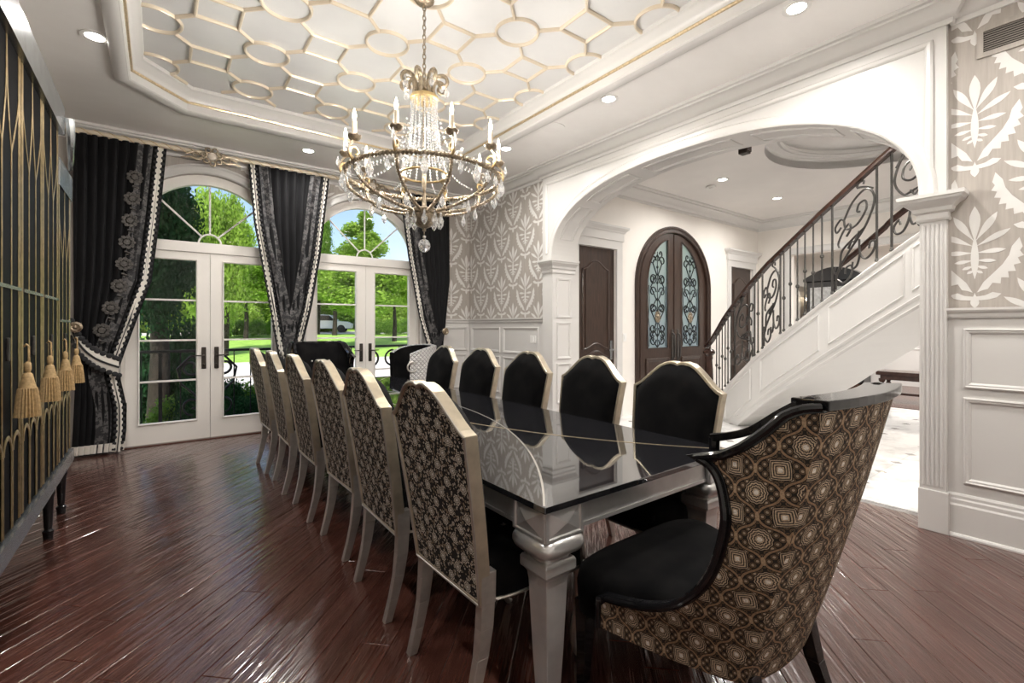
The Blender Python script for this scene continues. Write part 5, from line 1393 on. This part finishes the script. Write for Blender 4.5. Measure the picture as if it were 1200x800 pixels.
for s in (-1, 1):
    nm = ('left', 'right')[s > 0]
    d = thing('door_%d' % (6 if s < 0 else 7), 'dark wood arched front door, %s leaf, with iron scrollwork over glass' % nm, 'door', (FC + s * .5, HY, 0), kind='structure')
    m = lambda pts: [(FC + s * a, b) for a, b in pts]
    leaf = [(.004, .01), (Ro, .01), (Ro, 2.0)] + [(Ro * cos(radians(t)), 2.0 + .885 * sin(radians(t))) for t in range(6, 90, 6)] + [(.004, 2.885)]
    Rg = .735
    gl = [(.19, 1.0), (Rg, 1.0), (Rg, 2.02)] + [(Rg * cos(radians(t)), 2.02 + .78 * sin(radians(t))) for t in range(6, 74, 6)] + [(.19, 2.02 + .78 * sqrt(1 - (.19 / Rg) ** 2))]
    MB().plate([m(leaf), m(gl)], HY + .0, HY + .055, XZ).build('frame', M['doorwood'], d)
    MB().tube([(a, HY, b) for a, b in m(gl)], .016, 6, closed=True).build('glazing_bead', M['doorwood'], d, smooth=True)
    MB().plate([m(gl)], HY + .026, HY + .032, XZ).build('glass', M['rainglass'], d)
    frame_moulding(FC + min(s * .18, s * .78), FC + max(s * .18, s * .78), .22, .84, XZ, HY, d, w=.06, mat=M['doorwood'], name='lower_panel')
    iw = MB(); cx = .46
    I = lambda pts, r=.010: iw.tube([(FC + s * a, HY + .012, b) for a, b in pts], r, 6)
    for sg in (-1, 1):
        f_ = lambda x: cx + sg * x
        for zc, sc_ in ((1.10, .8), (1.22, -.7), (1.78, 1.0), (1.78, -1.0), (2.3, .8), (2.2, -.7), (1.42, -.8), (1.52, .8), (2.0, .8)):
            I([(f_(.03 + x), zc + (.02 + z) * (1 if sc_ > 0 else -1)) for x, z in spiral(.09, .10 * abs(sc_), .09, .018, pi, -pi * 1.1, 18)])
        I([(f_(.01), 1.02), (f_(.16), 1.16), (f_(.03), 1.40), (f_(.17), 1.60), (f_(.03), 1.78), (f_(.17), 1.98), (f_(.02), 2.18), (f_(.12), 2.36), (f_(0), 2.5)])
        I([(f_(.22), 1.02), (f_(.20), 1.3), (f_(.235), 1.5), (f_(.20), 1.75), (f_(.22), 2.0)], .006)
        I([(f_(x * .8), z) for x, z in spiral(.10, 2.52, .07, .015, -pi * .6, pi * 1.2, 16)])
    I([(cx, 1.0), (cx, 2.55)], .006)
    for z in (1.2, 1.6, 1.78, 2.05, 2.3): iw.lathe([(.006, -.03), (.02, 0), (.006, .03)], 8, (FC + s * cx, HY + .012, z))
    iw.build('ironwork', M['iron_black'], d, smooth=True, label='wrought iron scrollwork')
    bz = MB()
    for a in range(9):
        t = 2 * pi * a / 9; bz.lathe([(.03, -.006), (.02, .012)], 7, (FC + s * cx + .045 * cos(t), HY + .005, 1.5 + .07 * sin(t)), Matrix.Rotation(radians(90), 3, 'X'))
    bz.lathe([(.05, -.006), (.03, .02), (.005, .026)], 10, (FC + s * cx, HY + .005, 1.5), Matrix.Rotation(radians(90), 3, 'X'))
    bz.build('bouquet', M['gold_dark'], d, smooth=True, label='bronze flower bouquet in the ironwork')
    hx = FC + s * .075
    MB().tube([(hx, HY - .005, .80), (hx, HY - .05, .84), (hx, HY - .055, 1.1), (hx, HY - .05, 1.20), (hx, HY - .005, 1.24)], .014, 8).build('pull_handle', M['iron'], d, smooth=True)
    MB().box(hx - .028, hx + .028, HY - .012, HY, .74, 1.30).build('handle_plate', M['iron'], d, bevel=.008)
MB().box(FC - .03, FC + .03, HY - .012, HY + .01, .01, 2.87).build('astragal', M['doorwood'], fr)
# side panel doors
for nmb, (a0, a1), lab, hs in ((8, d7, 'dark wood panelled door beside the arch pilaster', 1), (9, d8, 'dark wood panelled door in the hall corner behind the balusters', 1)):
    d = thing('door_%d' % nmb, lab, 'door', ((a0 + a1) / 2, HY, 0), kind='structure')
    MB().box(a0 + .003, a1 - .003, HY + .03, HY + .08, .008, 2.476).build('slab', M['doorwood'], d)
    c = (a0 + a1) / 2; w = (a1 - a0) / 2 - .13
    wavy = lambda zb, zt, ht, hb: [(c + w * q, zb + hb * (cos(q * pi) * .5 + .5)) for q in [-1 + i / 8 for i in range(17)]] + [(c - w * q, zt + ht * (cos(q * pi) * .5 + .5)) for q in [-1 + i / 8 for i in range(17)]]
    for lp in (wavy(1.02, 2.16, .12, .08), wavy(.72, .90, .09, .09), wavy(.20, .60, .09, 0)):
        MB().tube([(a, HY + .03, b) for a, b in lp], .020, 6, closed=True).build('panel_moulding', M['doorwood'], d, smooth=True)
        MB().plate([[(c + (a - c) * .80, (b - 0) if False else b) for a, b in lp]], HY + .018, HY + .03, XZ).build('raised_panel', M['doorwood'], d)
    hx = a1 - .07
    pl_ = MB().box(hx - .025, hx + .025, HY + .02, HY + .03, .86, 1.14).build('handle_plate', M['cabsilver'], d, bevel=.008)
    MB().tube([(hx, HY + .02, 1.0), (hx, HY - .03, 1.0), (hx - .11, HY - .03, 1.0)], .010, 8).build('lever', M['cabsilver'], pl_, smooth=True)

# ================================================================== FAR ROOM
dc = thing('display_cabinet', 'black arched display cabinet glimpsed behind the balusters', 'cabinet', (13.1, 4.3, 0))
MB().box(12.95, 13.45, 3.75, 4.95, 0, 2.45).build('body', M['cabblack'], dc, bevel=.02)
ca = [(3.70, 2.45)] + [(y, 2.45 + .06 + .26 * sin(pi * (y - 3.70) / 1.3)) for y in [3.70 + 1.3 * i / 12 for i in range(13)]] + [(5.0, 2.45)]
MB().plate([ca], 12.90, 13.46, YZ).build('arched_cornice', M['cabblack'], dc)
for y in (3.83, 4.38): MB().box(12.94, 12.95, y, y + .48, .9, 2.3).build('glass_door', M['cabsilver'], dc)
bn = thing('carved_bench', 'dark carved wood bench on the wood floor beyond the stairs', 'bench', (10.75, 2.2, 0))
MB().box(10.5, 11.0, 1.2, 2.86, .46, .53).build('seat', M['mahogany'], bn, bevel=.01)
MB().box(10.53, 10.97, 1.26, 2.8, .38, .46).build('apron', M['mahogany'], bn)
for x in (10.56, 10.94):
    for y in (1.28, 2.04, 2.78): MB().lathe([(.03, 0), (.045, .03), (.045, .07), (.025, .10), (.045, .2), (.05, .27), (.026, .32), (.05, .36), (.05, .40)], 12, (x, y, 0)).build('leg', M['mahogany'], bn, smooth=True)
MB().box(10.73, 10.77, 1.28, 2.78, .10, .14).build('stretcher', M['mahogany'], bn)
for y, lab in ((5.04, 'lit candle sconce left of the far display cabinet'), (3.45, 'lit candle sconce right of the far display cabinet')):
    s_ = thing('wall_sconce', lab, 'wall lamp', (13.48, y, 1.9), 'sconces beside the display cabinet')
    MB().lathe([(.05, 0), (.05, .02), (.02, .04)], 12, (13.5, y, 1.85), Matrix.Rotation(radians(-90), 3, 'Y')).build('backplate', M['gold'], s_)
    for dy in (-.07, .07):
        MB().tube([(13.47, y, 1.85), (13.36, y + dy, 1.80), (13.36, y + dy, 1.9)], .008, 6).build('arm', M['gold'], s_)
        MB().lathe([(.012, 1.9), (.012, 2.0), (.004, 2.01)], 8, (13.36, y + dy, 0)).build('candle', M['candle'], s_)
        MB().lathe([(.003, 2.005), (.012, 2.03), (.002, 2.07)], 8, (13.36, y + dy, 0)).build('bulb', M['bulb'], s_)
# ================================================================== OUTDOORS
def gz(y): return interp([(-50, -.45), (9, -.45), (14, -.40), (35, .55), (60, 1.2), (140, 2.0)], y)
rows = []
for y in (6.9, 9, 11, 14, 18, 24, 30, 35, 45, 60, 90, 140):
    rows.append([Vector((x, y, gz(y))) for x in (-160, -60, -30, -10, 0, 4, 10, 30, 60, 160)])
g_ = MB().grid(rows).build('ground', M['lawn'], kind='structure', recalc=False)
tag(g_, 'sunlit green lawn rising away from the house', 'lawn')
dr = MB().grid([[Vector((x, y, gz(y) + .015)) for x in (-60, -20, -5, 5, 20, 60)] for y in (13.5, 14, 18, 21)]).build('driveway', M['drive'], kind='structure', recalc=False)
tag(dr, 'pale paved driveway across the lawn', 'driveway')
rd = MB().grid([[Vector((x, y, gz(y) + .02)) for x in (-60, -20, 20, 60)] for y in (40, 45)]).build('road', M['drive'], kind='structure', recalc=False)
tag(rd, 'pale road in front of the far trees', 'road')
bl = MB().box(-1.3, 4.2, YE + .25, 7.85, -.25, -.03).build('balcony_slab', M['stone'], kind='structure'); tag(bl, 'stone balcony floor outside the french doors', 'balcony')
po = MB().box(4.45, 10.2, HY + .2, 9, -.3, -.02).build('porch_floor', M['stone'], kind='structure'); tag(po, 'stone porch outside the front doors', 'porch')
br = thing('balcony_railing', 'black wrought iron balcony railing with scrolls outside the french doors', 'railing', (1.4, 7.6, 0))
RY = 7.62
MB().box(-1.3, 4.2, RY - .025, RY + .025, 1.0, 1.035).build('top_rail', M['iron_black'], br, bevel=.006)
MB().box(-1.3, 4.2, RY - .012, RY + .012, .06, .085).build('bottom_rail', M['iron_black'], br)
for x in (-1.28, .02, 1.4, 2.7, 4.18): MB().box(x - .02, x + .02, RY - .02, RY + .02, -.03, 1.03).build('post', M['iron_black'], br)
for i in range(27):
    x = -1.2 + i * .205
    if (i % 6) in (0, 1, 4, 5): MB().box(x - .007, x + .007, RY - .007, RY + .007, .08, 1.0).build('bar', M['iron_black'], br)
for i in range(5):
    xc = -.69 + i * 1.23
    for s in (-1, 1):
        sp = [(xc + s * (.06 + a), RY, b) for a, b in spiral(.13, .80, .15, .03, pi * .5, pi * .5 + 2 * pi * 1.35, 26)]
        MB().tube(sp, .017, 6).build('scroll', M['iron_black'], br, smooth=True)
        MB().tube([(xc + s * a, RY, b) for a, b in [(.19, .95)] + [(.30 + .0 * q, .0) for q in ()] + [(.34, .78), (.30, .58), (.16, .44), (.05, .26), (.03, .09)]], .016, 6).build('scroll', M['iron_black'], br, smooth=True)
        MB().tube([(xc + s * a, RY, b) for a, b in spiral(.17, .28, .13, .03, -pi * .5, pi * 1.6, 22)], .015, 6).build('scroll', M['iron_black'], br, smooth=True)

def crown_mesh(name, mat, seed, n, blobs, ls):
    """leaf cards scattered through a cluster of ellipsoids (unit size)"""
    rn = random.Random(seed); v, f = [], []
    tot = sum(b[3] ** 2 for b in blobs)
    for bx, by, bz, br_, sz in blobs:
        for _ in range(int(n * br_ ** 2 / tot)):
            d = Vector((rn.gauss(0, 1), rn.gauss(0, 1), rn.gauss(0, 1))).normalized()
            r = br_ * (rn.random() ** .4) * (1 + .15 * rn.gauss(0, 1))
            p = Vector((bx, by, bz)) + Vector((d.x * r, d.y * r, d.z * r * sz))
            a = Vector((rn.gauss(0, 1), rn.gauss(0, 1), rn.gauss(0, .6))).normalized(); b = a.orthogonal().normalized()
            b = (b * cos(rn.random() * 6) + a.cross(b) * sin(rn.random() * 6)).normalized(); s = ls * rn.uniform(.6, 1.35)
            k = len(v); v += [p - a * s, p + b * s * .55, p + a * s, p - b * s * .55]; f.append((k, k + 1, k + 2, k + 3))
    me = bpy.data.meshes.new(name); me.from_pydata(v, [], f); me.materials.append(mat); return me
rn = random.Random(5)
def blobs_round(k, seed):
    r = random.Random(seed); B_ = [(0, 0, .55, .36, 1)]
    for i in range(k):
        a = r.uniform(0, 2 * pi); rr = r.uniform(.15, .36); z = r.uniform(.26, .86)
        B_.append((rr * cos(a), rr * sin(a), z, r.uniform(.13, .24), .8))
    return B_
def blobs_cone(seed):
    r = random.Random(seed); B_ = []
    for i in range(26):
        z = r.uniform(.1, .97); R = .32 * (1 - z) ** .75 + .03; a = r.uniform(0, 2 * pi); q = R * r.uniform(.2, .85)
        B_.append((q * cos(a), q * sin(a), z, max(.05, R * .55), .8))
    return B_
CR_ = {'bright': crown_mesh('foliage', M['leaf'], 1, 42000, blobs_round(16, 1), .016), 'mid': crown_mesh('foliage', M['leaf_mid'], 2, 42000, blobs_round(18, 2), .016),
       'cone': crown_mesh('foliage', M['leaf'], 3, 42000, blobs_cone(3), .013), 'dark': crown_mesh('foliage', M['leaf_dark'], 4, 40000, blobs_round(20, 4), .017),
       'bush': crown_mesh('foliage', M['leaf_mid'], 6, 14000, [(0, 0, .4, .42, .85), (.3, .1, .3, .3, .8), (-.28, -.1, .3, .32, .8), (.05, .25, .35, .3, .8)], .026),
       'darkbush': crown_mesh('foliage', M['leaf_dark'], 7, 15000, [(0, 0, .4, .42, .85), (.3, .1, .3, .3, .8), (-.28, -.1, .3, .32, .8), (.05, .25, .45, .3, .8)], .030)}
def tree(kind, x, y, h, w, label, trunk=.16, name='tree', th=None, group=None, cz=None, rz=None):
    z0 = gz(y); t = thing(name, label, 'tree' if name == 'tree' else 'shrub', (x, y, z0), group)
    o = obj('foliage', CR_[kind], t, 'stuff'); o.scale = (w, w, h if cz is None else h - cz); o.location = (0, 0, cz or 0); o.rotation_euler = (0, 0, rn.uniform(0, 6) if rz is None else rz)
    if trunk:
        hh = (th or h * .55)
        MB().tube([(x, y, z0 - .1), (x + .03 * h * .3, y, z0 + hh * .4), (x - .02 * h * .2, y, z0 + hh)], [trunk, trunk * .8, trunk * .45], 9).build('trunk', M['bark'], t, smooth=True)
    return t
def pxpos(px, d):
    k = (px - 600) / 550; return (d * s37 + k * d * c37, d * c37 - k * d * s37)
def ptree(kind, px, ptop, y, wpx, label, **kw):
    """tree at world Y = y, at the given picture column, as tall and wide as seen"""
    k = (px - 600) / 550; d = y / (c37 - k * s37); x = d * s37 + k * d * c37
    h = 1.35 + (382 - ptop) / 550 * d - gz(y); return tree(kind, x, y, h * 1.04, wpx / 550 * d * 1.12, label, **kw)
# near dark tree on the left
ptree('dark', 184, 205, 9.6, 88, 'dark evergreen tree with a thick trunk close behind the left door pane', trunk=.17, th=3.2, cz=1.3)
ptree('darkbush', 214, 345, 10.2, 60, 'dark leafy shrub right of the evergreen trunk', trunk=.05, name='shrub')
ptree('darkbush', 150, 360, 10.5, 60, 'dark leafy shrub left of the evergreen trunk', trunk=.05, name='shrub')
ptree('darkbush', 226, 432, 8.4, 40, 'low dark shrub just outside the balcony, behind the left door', trunk=.03, name='shrub')
ptree('darkbush', 268, 428, 9.2, 28, 'rounded dark shrub behind the scroll of the balcony railing', trunk=.03, name='shrub')
ptree('darkbush', 300, 450, 8.3, 60, 'low green shrub below the balcony railing', trunk=.03, name='shrub')
ptree('bush', 196, 452, 8.5, 36, 'low leafy shrub at the foot of the evergreen', trunk=.03, name='shrub')
# sunlit trees
ptree('bright', 262, 222, 24, 66, 'bright green tree filling the left arched fanlight', trunk=.2)
ptree('cone', 424, 252, 26, 140, 'tall pointed bright green tree in the right arched fanlight', trunk=.2, cz=1.9)
ptree('bright', 288, 300, 34, 84, 'sunlit tree with a slim trunk on the lawn behind the left doors', trunk=.16, cz=2.0)
ptree('mid', 372, 240, 40, 40, 'darker tree at the edge of the right fanlight, by the middle curtain', trunk=.2, cz=2.2)
ptree('bright', 392, 305, 38, 80, 'broad sunlit tree behind the left leaf of the right doors', trunk=.2, cz=2.2)
ptree('bright', 462, 308, 30, 66, 'sunlit tree behind the right leaf of the right doors', trunk=.16, cz=1.8)
ptree('mid', 335, 290, 50, 80, 'mid green tree hidden behind the middle curtain', trunk=.2)
for i, (px, pt, y, w) in enumerate(((232, 330, 66, 60), (270, 326, 78, 60), (310, 322, 90, 60), (350, 318, 66, 60), (390, 320, 78, 60), (430, 325, 90, 60), (470, 330, 66, 60), (510, 325, 78, 60), (195, 330, 90, 60), (150, 330, 78, 70))):
    ptree('mid' if i % 2 else 'bright', px, pt, y, w, 'leafy tree in the distant row across the road', trunk=.2, group='distant row of trees')
for i, (px, y) in enumerate(((262, 36.5), (281, 37.5), (303, 36.5), (322, 37.5), (440, 38), (458, 37), (476, 38))):
    ptree('bush', px, 369, y, 21, 'rounded light green shrub in the hedge along the road', trunk=0, name='shrub', group='hedge shrubs along the road')
for i, (px, pt, w) in enumerate(((170, 352, 80), (222, 350, 76), (268, 346, 80), (315, 346, 80), (362, 348, 76), (408, 350, 76), (452, 348, 76), (496, 346, 80))):
    ptree('mid' if i % 2 else 'bright', px, pt - 8, (47, 55)[i % 2], w, 'dense leafy thicket below the distant trees', trunk=0, name='shrub', group='thicket below the distant trees', cz=-1.2)
ptree('bush', 292, 436, 9.6, 70, 'wide green shrub under the railing behind the left doors', trunk=.03, name='shrub')
ptree('darkbush', 424, 432, 9.0, 60, 'dark shrub under the railing behind the right doors', trunk=.03, name='shrub')
# parked car
def car(px, d, ang, label):
    x, y = pxpos(px, d); z = gz(y) + .02; c = thing('car', label, 'car', (0, 0, 0))
    prof = [(-2.2, .35), (2.2, .35), (2.25, .75), (1.9, .95), (1.1, 1.02), (.45, 1.55), (-1.2, 1.6), (-2.0, 1.1), (-2.25, 1.0)]
    MB().plate([prof], -.85, .85, lambda a, b, t: Vector((a, t, b))).build('body', M['car'], c, bevel=.06)
    MB().plate([[(.95, 1.04), (.40, 1.50), (-1.15, 1.54), (-1.75, 1.08)]], -.87, .87, lambda a, b, t: Vector((a, t, b))).build('windows', M['car_glass'], c)
    for wx in (-1.4, 1.4):
        for wy in (-.86, .7): MB().lathe([(.33, 0), (.34, .02), (.34, .14), (.33, .16)], 18, (wx, wy + .16, .34), Matrix.Rotation(radians(90), 3, 'X')).build('wheel', M['tyre'], c, smooth=True)
    c.location = (x, y, z); c.rotation_euler = (0, 0, ang); return c
car(382, 42, radians(-25), 'pale car parked under the trees behind the right doors')
